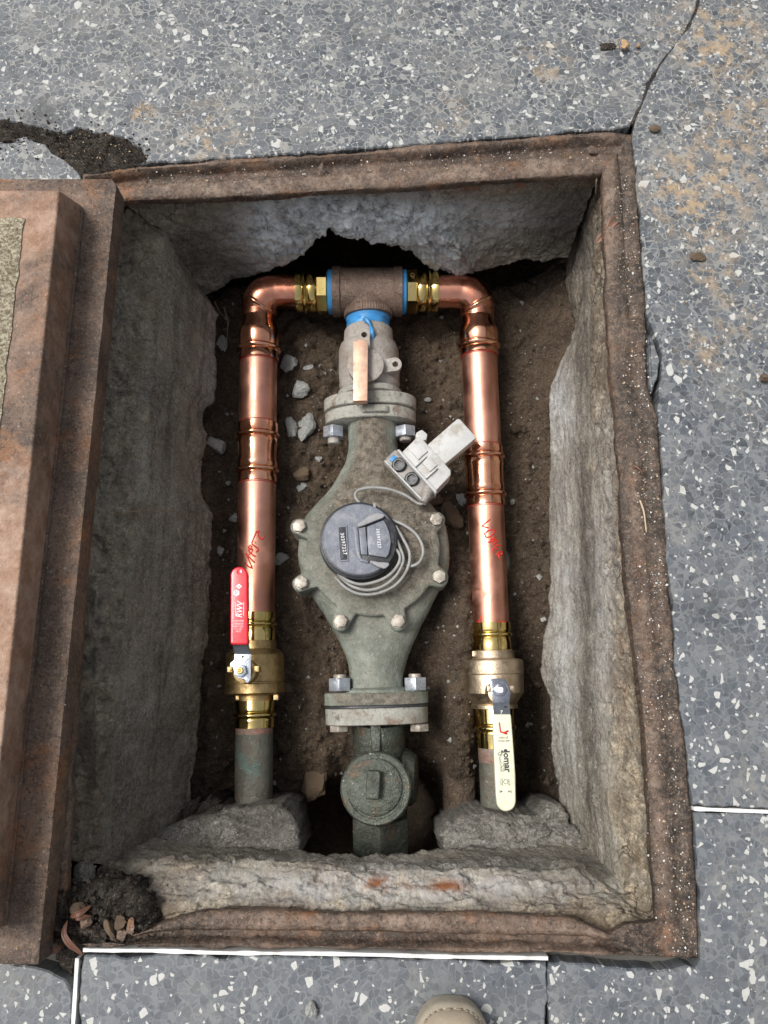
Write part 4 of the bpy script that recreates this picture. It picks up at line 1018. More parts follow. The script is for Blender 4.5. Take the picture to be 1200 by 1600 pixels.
text('maker_mark', 'SENSUS  SR', .0045, onreg(490+500/8, 780+855/8, .0006), 4, M_regdk, rg, n=tiltv) if False else None
# ================================================================== TRANSMITTER
tr = empty('radio_transmitter', P(675, 715, -.2), 'dusty white plastic transmitter box leaning on the right hand copper pipe', 'transmitter')
ux, uy = .745, -.667; vx, vy = .667, .745
def uv(pts): return [(675+u*ux+v*vx, 715+u*uy+v*vy) for u, v in pts]
def tbox(name, pts, z1, dz, mat, bv=.0012, z_slope=0): return link(name, prism_bm(ppoly(uv(pts), z1), dz, bv), mat, tr, 30)
tbox('antenna_case', [(0, -20), (70, -19), (73, -16), (73, 20), (70, 23), (2, 21)], -.168, .024, M_box, .0018)
tbox('back_rim', [(-2, -23), (2, -23), (4, 24), (-2, 24)], -.165, .026, M_box, .001)
tbox('shell', [(-30, -38), (6, -40), (9, -30), (9, 34), (4, 40), (-31, 43)], -.163, .034, M_box, .003)
tbox('shell_step', [(-18, -30), (2, -30), (2, -12), (-18, -12)], -.160, .006, M_box, .001)
tbox('shell_step', [(-17, -4), (-1, -6), (-1, 14), (-17, 14)], -.1605, .006, M_box, .001)
for v_ in (-9, 16): tbox('rib', [(-29, v_), (-4, v_), (-4, v_+2.5), (-29, v_+2.5)], -.159, .006, M_box, .0005)
tbox('ear', [(8, -46), (18, -44), (20, -32), (12, -26), (6, -30), (2, -42)], -.176, .018, M_box, .003)
tbox('tray_wall', [(-33, -46), (-29, -44), (-29, 44), (-33, 46)], -.157, .028, M_box, .0012)
tbox('tray', [(-58, -44), (-54, -48), (-33, -48), (-33, 46), (-50, 46), (-55, 38)], -.172, .018, M_boxdk, .003)
tbox('tray_wall', [(-59, -46), (-57, -46), (-54, 40), (-57, 40)], -.167, .02, M_box, .0008)
for v_ in (-26, 4):
    x_, y_ = uv([(-46, v_)])[0]; c = P(x_, y_, -.170)
    link('socket', lathe_bm([(-.006, mm(12, c)), (.001, mm(11.5, c)), (.0035, mm(9.5, c)), (.0035, mm(7, c)), (.0005, mm(6.6, c)), (.0003, mm(.5, c))], c, (-.15, -.1, 1), 32), M_regdk, tr, 35)
g0 = P(*uv([(-36, 33)])[0], -.168); g1 = P(661, 786, -.162)
link('cable_gland', lathe_bm([(0, .008), (.006, .0085), (.008, .0072), (.014, .007), (.016, .0055), ((g1-g0).length, .0045)], g0, g1-g0, 24), M_boxdk, tr, 35)
tb_ = uv([(-52, -42), (-42, -44), (-40, -36), (-50, -34)]); link('blue_tag', prism_bm(ppoly(tb_, -.1695), .003, .0004), M_blue, tr, 30)
# --- cable
zc = -.168
cab = empty('signal_cable', P(600, 880, zc), 'thin grey cable looped round the meter register', 'cable')
def cable(pts, z=zc):
    return link('strand', tube_bm([P(p[0], p[1], p[2] if len(p) > 2 else z) for p in pts], .0021, 10, smooth=8), M_cable, cab, 180)
cable([(661, 787, -.165), (652, 786), (632, 773), (606, 764), (580, 762), (560, 766), (555, 775), (562, 786), (575, 796), (590, 805, -.175)])
cable([(612, 812, -.172), (634, 822), (652, 837), (661, 858), (657, 876), (645, 884), (632, 883, -.17), (622, 876, -.172)])
cable([(618, 822, -.162), (630, 842), (640, 865, -.165), (636, 890), (618, 914, -.165), (590, 927), (562, 928), (540, 918), (524, 902, -.17)], -.165)
cable([(616, 836, -.158), (626, 858), (630, 876), (620, 898), (600, 915), (575, 922), (550, 916), (532, 902, -.172)], -.160)
cable([(604, 850, -.155), (622, 862, -.157), (624, 878), (610, 897), (590, 908), (565, 913), (545, 908), (528, 897, -.17)], -.157)
# ================================================================== BALL VALVES
def ball_valve(ax, prof_body, y_brass0, y_brass1, low0, low1, hs, label, mcast):
    e = empty('ball_valve', ax.at((y_brass0+low1)/2), label, 'valve')
    link('body', ax.turn(prof_body, 96, wob=.004), mcast, e, 30)
    b = (y_brass0+y_brass1)/2-4
    link('upper_sleeve', ax.turn([(y_brass0, hs-.5), (y_brass0+.7, hs+2.2), (b-8, hs+2.2)]+bead(b, hs)+[(y_brass1-8, hs+2.6), (y_brass1, hs+2.2), (y_brass1+2, hs+2)], 96, cap=False, wob=.006), M_brass, e, 50)
    b = (low0+low1)/2
    link('lower_sleeve', ax.turn([(low0-2, hs+2), (low0, hs+2.4), (b-9, hs+1.2)]+bead(b, hs, 1.2)+[(b+9, hs+1.6), (low1-.7, hs+1.5), (low1, hs-.8)], 96, cap=False, wob=.008), M_brass, e, 50)
    return e
v1 = ball_valve(AL, [(1000, 29), (1002, 33), (1014, 33), (1015, 37), (1021, 42.5), (1024, 44.5), (1064, 45.8), (1065, 44.5), (1067, 44.5), (1068, 46), (1082, 46), (1085, 42), (1086, 31), (1098, 31)], 957, 1003, 1096, 1137, 29.3, 'brass ball valve with a red handle on the left hand pipe', M_cast)
v2 = ball_valve(AR, [(1015, 29), (1017, 34), (1027, 34), (1029, 35), (1031, 46), (1034, 47.5), (1052, 47.5), (1053.5, 46.5), (1055, 47), (1082, 46.5), (1094, 38), (1100, 34), (1101, 36), (1106, 36), (1107, 32)], 973, 1019, 1105, 1168, 28, 'pale brass ball valve with a cream handle on the right hand pipe', M_cast2)
# hex tabs cast on collars
for ax, par, m_, pts in ((AL, v1, M_cast, ((1090, 372), (1090, 431))), (AR, v2, M_cast2, ((1022, 742),))):
    for y_, x_ in pts:
        c = P(x_, y_, -.24); link('collar_tab', prism_bm([P(x_-4, y_-5, -.235), P(x_+4, y_-5, -.235), P(x_+4, y_+4, -.235), P(x_-4, y_+4, -.235)], .02, .0012), m_, par, 30)
# stems and handles
def stem(ax, px, py, par, mcast, z0, z1, tabs):
    c = P(px, py, z1)
    link('packing_boss', lathe_bm([(z0-z1, mm(19, c)), (-.0145, mm(18, c)), (-.0135, mm(13, c)), (-.006, mm(12.5, c))], c, (0, 0, 1), 48), mcast, par, 35)
    for p in tabs: link('stop_tab', prism_bm(ppoly(rnd_rect(p[0], p[1], 8, 9, 1), z1-.008), .018, .0008), mcast, par, 30)
ZH = -.176
stem(AL, 379, 1048, v1, M_cast, -.22, ZH, ((359, 1046), (401, 1045)))
hd = link('handle', prism_bm(ppoly([(366, 1022), (392, 1022), (392, 1060), (388, 1067), (385, 1067), (382, 1061), (372, 1060), (366, 1054), (364, 1043), (359, 1041), (360, 1036), (366, 1031)], ZH), .0026, .0005), M_zinc, v1, 30)
link('nut', hex_bm(P(376, 1048, ZH), (0, 0, 1), mm(11, P(376, 1048, ZH)), .006, .3, .0012), M_zinc, hd, 25)
link('spindle', lathe_bm([(0, .0045), (.008, .0045), (.0085, .0038), (.0085, .002), (.0075, .0012)], P(376, 1048, ZH), (0, 0, 1), 24), M_brass, hd, 30)
link('hole', lathe_bm([(0, .0017), (.0002, .0016)], P(379, 1026, ZH+.0001), (0, 0, 1), 20), M_regdk, hd, 30)
ZG = -.160
link('lever_bend', prism_bm([P(363, 1005, ZG), P(388, 1005, ZG), P(392, 1022, ZH), P(366, 1022, ZH)], .0028, .0003), M_dsteel, hd, 30)
gp = [(359.5, 1005)]+[(x, y) for x, y in arc(373.5, 899, 13.8, 180, 0, 16)]+[(388, 1005), (386, 1007.5), (361.5, 1007.5)]
grip = link('grip', prism_bm(ppoly(gp, ZG+.005), .010, .0028, seg=4), M_red, hd, 50)
c = P(374, 893, ZG+.0051); link('hang_hole', lathe_bm([(0, mm(4.6, c)), (.0004, mm(4.2, c)), (.0002, mm(3, c))], c, (0, 0, 1), 24), M_red, grip, 30)
zl = ZG+.0052
cr = lambda x, y: (350+x/8.89, 820+y/8.89)
def ltext(s, size_px, x, y, ang, mat, par, z, **k):
    c = P(x, y, z); return text('lettering', s, mm(size_px, c), c, ang, mat, par, **k)
x_, y_ = cr(220, 1180); ltext('RWV', 13.5, x_, y_, 88, M_white, grip, zl, shear=.2, xs=.82, bold=.00018)
for xx in (162, 272):
    x_, y_ = cr(xx, 1170); link('lettering', prism_bm(ppoly([(x_-.4, y_-11), (x_+.4, y_-11), (x_+.4, y_+11), (x_-.4, y_+11)], zl+.0001), .0002), M_white, grip, 0)
x_, y_ = cr(136, 1150); ltext('REDWHITEVALVE.COM', 3.2, x_, y_, 89, M_white, grip, zl, xs=1.05)
for t_, yy in (('600WOG', 1332), ('EXPRESS', 1372), ('FIG.5094', 1410), ('2 IN', 1478)):
    x_, y_ = cr(198, yy); ltext(t_, 4.0, x_, y_, 180, M_white, grip, zl, xs=1.05)
x_, y_ = cr(198, 1445); ltext('NSF 61-G', 3.0, x_, y_, 180, M_white, grip, zl)
def plate(pts, par, mat, z): link('emblem', prism_bm(ppoly(pts, z), .0002), mat, par, 0)
x_, y_ = cr(207, 855); plate([(x_-5, y_), (x_, y_-4.3), (x_+5, y_), (x_, y_+4.3)], grip, M_white, zl+.0001); plate([(x_-1.2, y_), (x_, y_-1.4), (x_+1.2, y_), (x_, y_+1.4)], grip, M_red, zl+.0003)
x_, y_ = cr(172, 945); plate([(x_+5.2*math.cos(a), y_+5.4*math.sin(a)) for a in [math.pi/6+math.pi/3*k for k in range(6)]], grip, M_white, zl+.0001)
ltext('TC', 5.5, x_, y_, 80, M_blackp, grip, zl+.0003, shear=.2)
# cream handle
stem(AR, 783, 1082, v2, M_cast2, -.22, ZH-.001, ((765, 1076), (800, 1076)))
hd2 = link('handle', prism_bm(ppoly([(766, 1060), (772, 1060), (784, 1060), (792, 1065), (796, 1075), (798, 1084), (796, 1098), (771, 1099), (768, 1080)], ZH), .0026, .0005), M_chrome, v2, 30)
c = P(782, 1078, ZH); link('nut', merge(lathe_bm([(0, mm(12.5, c)), (.001, mm(12.5, c))], c, (0, 0, 1), 32), hex_bm(c+Vector((0, 0, .001)), (0, 0, 1), mm(11, c), .0055, .1, .0014)), M_chrome, hd2, 25)
link('spindle', prism_bm(ppoly(rnd_rect(782, 1078, 8.5, 8.5, 2), ZH+.009), .009, .0005), M_num, hd2, 30)
link('lever_bend', prism_bm([P(771, 1099, ZH), P(796, 1098, ZH), P(797.5, 1116, ZG), P(771, 1116, ZG)], .0028, .0003), M_dsteel, hd2, 30)
c = P(790, 1105, ZH+.0065); link('hole', lathe_bm([(0, .0020), (.0003, .0018)], c, (0, -.3, .9), 20), M_regdk, hd2, 30)
ltext('2', 9, 784, 1113, 180, M_num, hd2, ZG-.001)
gp2 = [(770, 1116), (798.5, 1116), (802, 1160), (805.5, 1210), (806, 1252)]+[(791+14.8*math.cos(math.radians(a)), 1253-14.8*math.sin(math.radians(a))) for a in range(0, -181, -12)][1:]+[(775, 1240), (772.5, 1190), (771, 1150)]
grip2 = link('grip', prism_bm(ppoly(gp2, ZG+.005), .010, .0022, seg=4), M_cream, hd2, 50)
cj = lambda x, y: (740+x/6.67, 1040+y/6.67)
x_, y_ = cj(348, 998); ltext('Jomar', 14, x_, y_, -87, M_blackp, grip2, zl, xs=.95, bold=.00035)
x_, y_ = cj(333, 888); c = P(x_, y_, zl); link('emblem', lathe_bm([(0, mm(2.8, c)), (.0003, mm(2.8, c))], c, (0, 0, 1), 20), M_blackp, grip2, 30)
x_, y_ = cj(313, 1050); ltext('VALVE', 4.2, x_, y_, -87, M_blackp, grip2, zl, xs=1.3)
x_, y_ = cj(282, 1030); ltext('LEAD-FREE', 4.6, x_, y_, -85, M_blackp, grip2, zl)
x_, y_ = cj(278, 922); c = P(x_, y_, zl); link('emblem', tube_bm([c+Vector((math.cos(a)*mm(3, c), math.sin(a)*mm(3, c), 0)) for a in [2*math.pi*k/20 for k in range(21)]], .0003, 6), M_blackp, grip2, 180)
ink_ = [[(-1.5, 0), (0, 1.8), (3.2, -3)]]
link('emblem', tube_bm([P(x_+a, y_+b, zl) for a, b in ink_[0]], .0004, 6), M_blackp, grip2, 180)
x_, y_ = cj(310, 750); ltext('JP-100G', 4.2, x_, y_, 180, M_blackp, grip2, zl)
x_, y_ = cj(314, 783); ltext('600 WOG', 4.2, x_, y_, 180, M_blackp, grip2, zl)
x_, y_ = cj(290, 1213); ltext('NSF/ANSI\n61 & 372', 2.6, x_, y_, -87, M_blackp, grip2, zl)
x_, y_ = cj(368, 1213); ltext('CSA-US', 3, x_, y_, -87, M_blackp, grip2, zl)
x_, y_ = cj(335, 1210); c = P(x_, y_, zl); link('emblem', tube_bm([c+Vector((math.cos(a)*mm(3.6, c), math.sin(a)*mm(3.6, c), 0)) for a in [2*math.pi*k/6 for k in range(7)]], .0003, 6), M_blackp, grip2, 180)
for xx, t_ in ((275, 'ON'), (388, 'OFF')):
    x_, y_ = cj(xx, 1312); ltext(t_, 3, x_, y_, -87, M_blackp, grip2, zl)
for xx in (294, 372):
    x_, y_ = cj(xx, 1312); plate([(x_-1.6, y_-1.6), (x_+1.6, y_), (x_-1.6, y_+1.6)], grip2, M_blackp, zl+.0002)
link('marker_mark', merge(tube_bm([P(*cj(268, 592), zl), P(*cj(275, 650), zl), P(*cj(280, 690), zl)], .0009, 6), tube_bm([P(*cj(280, 690), zl), P(*cj(320, 700), zl), P(*cj(362, 680), zl)], .0011, 6), tube_bm([P(*cj(300, 698), zl), P(*cj(350, 712), zl)], .001, 6)), M_marker, grip2, 180)
# --- old service pipes
po = empty('service_pipe', AL.at(1200), 'dull grey green old pipe below the red handled valve', 'pipe')
link('tube', AL.turn([(1130, 28.5), (1180, 29.5), (1290, 29.5)], 80, wob=.005), M_oldp, po)
link('reddened_end', AL.turn([(1136, 28.6), (1137, 29.0), (1143, 29.1), (1146, 28.8)], 80, cap=False), M_oldred, po)
po = empty('service_pipe', AR.at(1220), 'old pipe with green patina behind the cream handle', 'pipe')
link('tube', AR.turn([(1160, 27.5), (1295, 28.5)], 80, wob=.005), M_oldp, po)
link('reddened_end', AR.turn([(1166, 27.6), (1168, 28.3), (1182, 28.3), (1190, 27.8)], 80, cap=False, wob=.01), M_oldred, po)
# ================================================================== LOWER CURB VALVE
lv = empty('curb_valve', P(588, 1232, -.26), 'dark green bronze fitting with round screwed cap below the meter', 'valve')
link('flange', oval(AM, 1105, 1131, 80, .043, cx=1, sq=3.2), M_flange, lv, 40)
fbolt(530, 1131, -.232, 0, 12, 16, M_boltr, parent=lv, rot=.5, name='bolt_head')
y_b = fbolt(655, 1131, -.232, 0, 11, 16, M_boltr, parent=lv, rot=.5, name='bolt_head')
AV = Axis((592, 1130), -.25, (594, 1330), -.285)
link('neck', AV.turn([(1128, 42), (1150, 41), (1180, 41), (1240, 46), (1262, 42), (1268, 42)], 72, wob=.01), M_cap, lv, 40)
for x_ in (586,): link('seam_rib', prism_bm([P(578, 1133, -.212), P(595, 1133, -.212), P(594, 1180, -.212), P(581, 1180, -.212)], .02, .003), M_cap, lv, 40)
link('side_cheek', lathe_bm([(0, .030), (.004, .036), (.012, .036), (.02, .03)], P(628, 1215, -.25), (1, 0, .15), 48), M_cap, lv, 40)
ZP = -.200
c = P(587, 1232, ZP)
link('cap_body', lathe_bm([(-.09, mm(40, c)), (-.03, mm(43, c)), (-.012, mm(52, c)), (-.008, mm(55.5, c)), (-.002, mm(55.5, c)), (0, mm(53, c)), (0, mm(45, c)), (-.002, mm(44.3, c)), (-.002, mm(3, c))], c, (-.02, .02, 1), 96, wob=.004), M_cap, lv, 35)
c2_ = P(585, 1230, ZP+.001); link('cap', lathe_bm([(-.004, mm(43.2, c2_)), (0, mm(43, c2_)), (.0008, mm(41.5, c2_)), (.0012, mm(20, c2_)), (.0012, mm(1, c2_))], c2_, (-.02, .02, 1), 96, wob=.004), M_cap, lv, 35)
lugm = metal('worn_lug', (0.25, 0.12, 0.08), (0.22, 0.20, 0.16), .4, 60, mt=.5, bump=.6, dirt=.5)
lugm = M_cap
link('cap_lug', prism_bm(ppoly(rnd_rect(583, 1227, 22, 46, 5, .05), ZP+.016), .015, .003, seg=3), lugm, lv, 40)
AX2 = Axis((594, 1262), -.275, (595, 1340), -.30)
link('outlet_hex', hex_bm(AX2.at(1268), AX2.u, .043, .05, .52, .002), M_cap, lv, 25)
link('outlet_pipe', AX2.turn([(1310, 33), (1420, 33)], 48), M_cap, lv, 40)
# ================================================================== STONES, LEAVES, CRUMBS
def stone_bm(r, sq=(1, 1, .6), amp=.35, sub=3, seed=0, sharp=True):
    bm = bmesh.new(); bmesh.ops.create_icosphere(bm, subdivisions=sub, radius=1)
    rnd = random.Random(seed); cuts = [(Vector((rnd.gauss(0, 1), rnd.gauss(0, 1), rnd.gauss(0, 1))).normalized(), rnd.uniform(.45, .85)) for _ in range(9)]
    for v in bm.verts:
        p = v.co.normalized(); k = 1.0
        if sharp:
            for nn, d in cuts:
                q = p.dot(nn)
                if q > 0 and q*k > d: k = d/q
        k *= 1+amp*.35*fr(p, 1.5, 4, seed*3.3)
        v.co = Vector((p.x*sq[0], p.y*sq[1], p.z*sq[2]))*k*r
    return bm
shapes = []
def put_stone(px, py, wpx, hpx, ang, mat, label, seed, cat='stone', grp=None, z=None, name='stone', flat=.5, sub=3):
    zz = z
    if zz is None:
        zz = -.30
        for _ in range(3):
            p = P(px, py, zz); zz = soil_z(p.x, p.y)
    p = P(px, py, zz)
    o = link(name, stone_bm(1, (mm(wpx, p)/2*1.12, mm(hpx, p)/2*1.12, mm(min(wpx, hpx), p)*flat), .5, sub, seed), mat, None, 25)
    o.location = p+Vector((0, 0, -mm(min(wpx, hpx), p)*flat*.35)); o.rotation_euler.z = math.radians(ang)
    tag(o, label, cat, grp); return o
G1 = 'pale concrete chips on the soil'
for i, (x, y, w, h, a, lab) in enumerate([
        (337, 696, 34, 26, -25, 'pale flat concrete chip against the left wall beside the copper sleeve'),
        (480, 669, 26, 44, 5, 'larger upright pale flake left of the meter flange'),
        (457, 670, 22, 36, 12, 'smaller pale flake leaning behind the larger one left of the flange'),
        (452, 570, 32, 32, 30, 'grey concrete chunk just right of the left pipe cuff'),
        (470, 612, 30, 30, 60, 'dull grey chunk between left pipe and grey valve'),
        (482, 575, 16, 10, 20, 'little grey sliver left of the grey valve'),
        (471, 762, 22, 20, 10, 'small blocky chip above left of the round meter cover'),
        (471, 742, 34, 22, 10, 'soil covered chunk above left of the meter cover'),
        (364, 810, 20, 14, 15, 'pale chip touching the left pipe level with the meter register'),
        (348, 540, 20, 34, -15, 'rounded grey pebble between the left wall and the pipe cuff'),
        (344, 862, 16, 16, 0, 'small pale stone left of the red handle tip'),
        (440, 876, 24, 24, 40, 'pale jagged chip right of the left pipe at the red writing'),
        (357, 756, 9, 9, 0, 'tiny pale chip left of the left pipe below the sleeve'),
        (498, 719, 12, 12, 0, 'tiny grey chip below the left flange nut'),
        (705, 806, 30, 40, 30, 'muddy lump below the transmitter beside the meter cover'),
        (722, 782, 18, 28, 10, 'grey rough lump tucked against the right pipe sleeve'),
        (678, 783, 26, 22, 0, 'muddy clod right under the transmitter cable gland'),
        (450, 1075, 24, 14, -30, 'dark wet stone right of the red handled valve'),
        (375, 1222, 12, 22, 10, 'white chip left of the old grey pipe'),
        (668, 625, 10, 8, 0, 'tiny white chip right of the upper flange'),
        (665, 644, 7, 6, 0, 'smallest white speck right of the upper flange'),
        (800, 785, 10, 10, 0, 'small pale stone right of the right pipe'),
        (849, 968, 9, 9, 0, 'small pale stone by the right wall foot')]):
    put_stone(x, y, w, h, a, M_rubble if i not in (14, 16, 17, 7) else M_bclod, lab, i+3, flat=.35 if w > 14 else .5)
put_stone(490, 1215, 60, 85, 4, M_bclod, 'flat brown stone slab in the soil left of the round cap', 77, flat=.12, name='stone')
put_stone(133, 1375, 38, 56, 10, M_lump, 'rounded grey stone on the ledge beside the lid', 51, z=-.05, flat=.5)
put_stone(975, 73, 14, 16, 10, M_clay, 'tan dirt clod with a dark chip beside it on the terrazzo', 61, z=.004, cat='clod', name='clod', flat=.5)
put_stone(997, 73, 7, 7, 0, M_clay, 'little tan crumb right of the tan dirt clod', 62, z=.002, cat='clod', name='clod')
put_stone(950, 73, 30, 14, 8, M_dirt, 'dark pointed chip left of the tan dirt clod', 63, z=.001, cat='chip', name='chip', flat=.15)
put_stone(1090, 402, 28, 16, 0, M_bclod, 'brown soil clod on the terrazzo right of the frame', 64, z=.002, cat='clod', name='clod', flat=.3)
put_stone(1022, 203, 22, 12, 0, M_bclod, 'brown soil clod near the frame corner and crack', 65, z=.002, cat='clod', name='clod', flat=.3)
put_stone(1194, 592, 16, 18, 0, M_bclod, 'brown soil clod at the right edge of the pavement', 66, z=.003, cat='clod', name='clod', flat=.5)
put_stone(487, 1577, 18, 22, -20, M_rubble, 'loose grey pebble on the terrazzo below the pit', 67, z=.003, flat=.5)
put_stone(925, 236, 16, 18, 10, M_rust, 'rusty flake near the right corner of the top frame bar', 68, z=-.004, cat='flake', name='flake', flat=.3)
put_stone(502, 262, 9, 18, -10, M_rust, 'thin rusty flake in the middle of the top frame bar', 69, z=-.004, cat='flake', name='flake', flat=.3)
# debris heap bottom-left
dh = slab('dirt_heap', [(94, 1395), (118, 1385), (160, 1378), (200, 1382), (228, 1405), (238, 1440), (228, 1462), (190, 1476), (140, 1482), (112, 1500), (104, 1540), (84, 1520), (80, 1500), (84, 1440)], -.010, -.05, M_dirt, None, .006, 60, 20, 220, -.002, .016)
tag(dh, 'heap of dark dirt filling the corner between lid and frame', 'dirt', kind='stuff')
for i, (x, y, w, h, a, lab) in enumerate([
        (137, 1440, 18, 22, 0, 'brown nugget in the dirt heap just above the end of the white strip'),
        (172, 1452, 12, 34, 25, 'long reddish pebble in the dirt heap'),
        (193, 1460, 18, 18, 0, 'reddish round pebble where the dirt heap meets the rusty bar'),
        (190, 1440, 22, 20, 0, 'tan brown pebble on top of the dirt heap'),
        (206, 1446, 12, 24, 0, 'narrow grey pebble at the right edge of the dirt heap'),
        (122, 1420, 22, 20, 0, 'dull brown nugget beside the curled leaf')]):
    put_stone(x, y, w, h, a, M_bclod if i % 2 else M_rust, lab, 80+i, z=-.004, flat=.5, cat='pebble', name='pebble')
def leaf(pts, z, wpx, label, fold=.35, lift=.006):
    W_ = catmull([P(p[0], p[1], z) for p in pts], 6); n = len(W_); bm = bmesh.new(); rows = []
    for i, p in enumerate(W_):
        t = i/(n-1); d = (W_[min(i+1, n-1)]-W_[max(i-1, 0)]).normalized(); s = Vector((-d.y, d.x, 0))
        w = mm(wpx, p)/2*(math.sin(math.pi*t)**.7+.04)
        rows.append([bm.verts.new(p+s*w*k+Vector((0, 0, abs(k)*w*fold*1.6+lift*math.sin(t*4)+.0008*fr(p, 200, 2, k)))) for k in (-1, -.5, 0, .5, 1)])
    for a, b in zip(rows, rows[1:]):
        for k in range(4): bm.faces.new((a[k], a[k+1], b[k+1], b[k]))
    o = link('leaf', bm, M_leaf, None, 180)
    md = o.modifiers.new('thickness', 'SOLIDIFY'); md.thickness = .0004
    return tag(o, label, 'leaf')
leaf([(106, 1438), (104, 1455), (112, 1470), (120, 1482), (127, 1494)], .004, 10, 'long curled brown leaf hanging over the end of the white strip')
leaf([(110, 1432), (122, 1427), (132, 1422), (140, 1416)], .002, 9, 'short reddish torn leaf lying on the dirt heap')
leaf([(118, 1434), (128, 1431), (142, 1433)], .001, 8, 'small folded brown leaf below the torn leaf')
leaf([(80, 1478), (90, 1482), (98, 1474)], -.002, 10, 'small brown leaf scrap against the lid corner')
leaf([(930, 382), (944, 371), (958, 364), (968, 366)], -.03, 14, 'pale curled leaf on the right wall near the frame corner')
leaf([(946, 366), (958, 350), (972, 341)], -.012, 14, 'brown curled leaf on the right frame bar near its top')
def twig(name, pts, r, mat, label, cat):
    o = link(name, tube_bm([P(*p) for p in pts], lambda t: r*(1-.4*t), 6, smooth=5), mat, None, 180); return tag(o, label, cat)
twig('dry_stem', [(934, 265, -.03), (932, 280, -.020), (931, 303, -.05)], .0015, M_twig, 'short pale dry stem hanging from the top right frame corner', 'stem')
twig('dry_stem', [(1000, 782, -.004), (1006, 800, -.003), (1010, 832, -.004)], .0013, M_twig, 'pale curved stem lying on the right frame bar', 'stem')
twig('dry_stem', [(991, 728, -.003), (999, 733, -.001), (1004, 741, -.003)], .0013, M_leaf, 'short reddish curl on the right frame bar', 'stem')
for k, pts in enumerate([[(150, 795, -.042), (180, 803, -.06), (215, 798, -.075), (235, 790, -.09)], [(150, 790, -.042), (170, 800, -.06), (190, 806, -.065), (225, 806, -.085)], [(200, 800, -.06), (250, 797, -.1), (300, 804, -.17), (310, 812, -.19)]]):
    twig('root', pts, .0008, M_root, ['thin root strand trailing over the left wall, lower one', 'thin root strand over the left wall, looped one', 'longest hair root across the left wall face'][k], 'root')
for k, pts in enumerate([[(335, 470, -.25), (345, 490, -.26), (358, 500, -.27), (352, 520, -.27)], [(350, 480, -.25), (356, 505, -.26), (354, 535, -.27)]]):
    twig('root', pts, .0009, M_root, ['kinked fine root at the dark top left of the soil', 'straight fine root at the dark top left of the soil'][k], 'root')
ba = P(712, 900, -.306); bb_ = P(722, 1420, -.325)
bu = (bb_-ba); bL = bu.length; mud = bmesh.new(); s1, w1, u1 = basis(bu); R_ = []
for k in range(120):
    t = k/119; c = ba+bu*t; R_.append([c+(s1*math.cos(a)+w1*math.sin(a))*(.0235*min(1, .35+t*6)+.0022*fr(c+Vector((math.cos(a), math.sin(a), 0))*.02, 45, 5)) for a in [2*math.pi*i/60 for i in range(60)]])
rings(mud, R_); finish(mud)
tag(link('buried_pipe', mud, soil_mat('brown_mud', (0.085, 0.060, 0.043), (0.15, 0.108, 0.080)), None, 180), 'mud covered old pipe running down the soil left of the cream handled valve', 'pipe', 'pipes of the bypass')
# mud covered tube half seen under the right pipe
pl = P(762, 878, -.285); o = link('round_plug', lathe_bm([(-.03, mm(36, pl)), (0, mm(36, pl)), (.004, mm(33, pl)), (.005, mm(5, pl))], pl, (.03, 0, 1), 48), M_oldp, None, 35)
tag(o, 'round greenish cap half hidden beneath the marked right pipe', 'cap')
# crumbs
def crumbs(name, pts, mat, label, cat):
    V = []; Fc = []
    for p, r in pts:
        b = len(V); k = r*.75
        for d in ((1, 0, 0), (0, 1, 0), (-1, 0, 0), (0, -1, 0), (0, 0, 1), (0, 0, -1)):
            V.append(tuple(p[m]+(d[m]*random.uniform(.55, 1.35)+random.uniform(-.25, .25))*k*(.75 if m == 2 else 1) for m in range(3)))
        for t in ((0, 1, 4), (1, 2, 4), (2, 3, 4), (3, 0, 4), (1, 0, 5), (2, 1, 5), (3, 2, 5), (0, 3, 5)): Fc.append(tuple(b+q for q in t))
    o = link(name, (V, Fc), mat, None, 0); return tag(o, label, cat, kind='stuff')
def scat(n, fn, zf, r0, r1):
    out = []
    while len(out) < n:
        x, y = fn(); p = P(x, y, 0); z = zf(x, y) if zf else 0
        out.append((P(x, y, z), lerp(r0, r1, random.random()**2.2)*(1 if random.random() < .9 else 1.5)))
    return out
def onframe():
    if random.random() < .8:
        y = random.uniform(260, 1490); 
        t = random.random()**.6; a = lerp(985, 1080, (y-260)/1230)*0+lerp(955, 1020, (y-260)/1230); b = lerp(988, 1090, (y-260)/1230)
        return lerp(a, b, t), y
    x = random.uniform(220, 980); return x, lerp(262, 215, (x-130)/850)+random.uniform(0, 36)
def onlid():
    y = random.uniform(330, 1490); a = lerp(128, 18, (y-320)/1120); b = lerp(178, 64, (y-290)/1215); return random.uniform(a, b), y
def fz(x, y):
    return -.004
crumbs('crumbs', scat(260, onframe, lambda x, y: -.004, .0008, .0022), M_crumb2, 'tan crumbs on the dirt of the pit frame', 'grit')
crumbs('crumbs', scat(700, onframe, fz, .0006, .0016), M_crumb, 'pale grit strewn along the rusty pit frame', 'grit')
crumbs('crumbs', scat(260, onlid, lambda x, y: zt+.0005, .0004, .0012), M_crumb2, 'pale grit on the flange of the iron lid', 'grit')
def soilxy(): return random.uniform(320, 880), random.uniform(440, 1230)
def sz(x, y):
    z = -.3
    for _ in range(2): p = P(x, y, z); z = soil_z(p.x, p.y)
    return z+.001
crumbs('crumbs', scat(900, soilxy, sz, .0006, .0020), M_rubble, 'small pale grit lying on the soil floor of the pit', 'grit')
crumbs('crumbs', scat(260, soilxy, lambda x, y: sz(x, y)+.001, .002, .0065), M_rubble, 'broken grey rubble bits scattered over the pit soil', 'rubble')
crumbs('crumbs', scat(500, soilxy, lambda x, y: sz(x, y), .004, .011), M_soil, 'larger brown clods half sunk in the pit soil', 'soil')
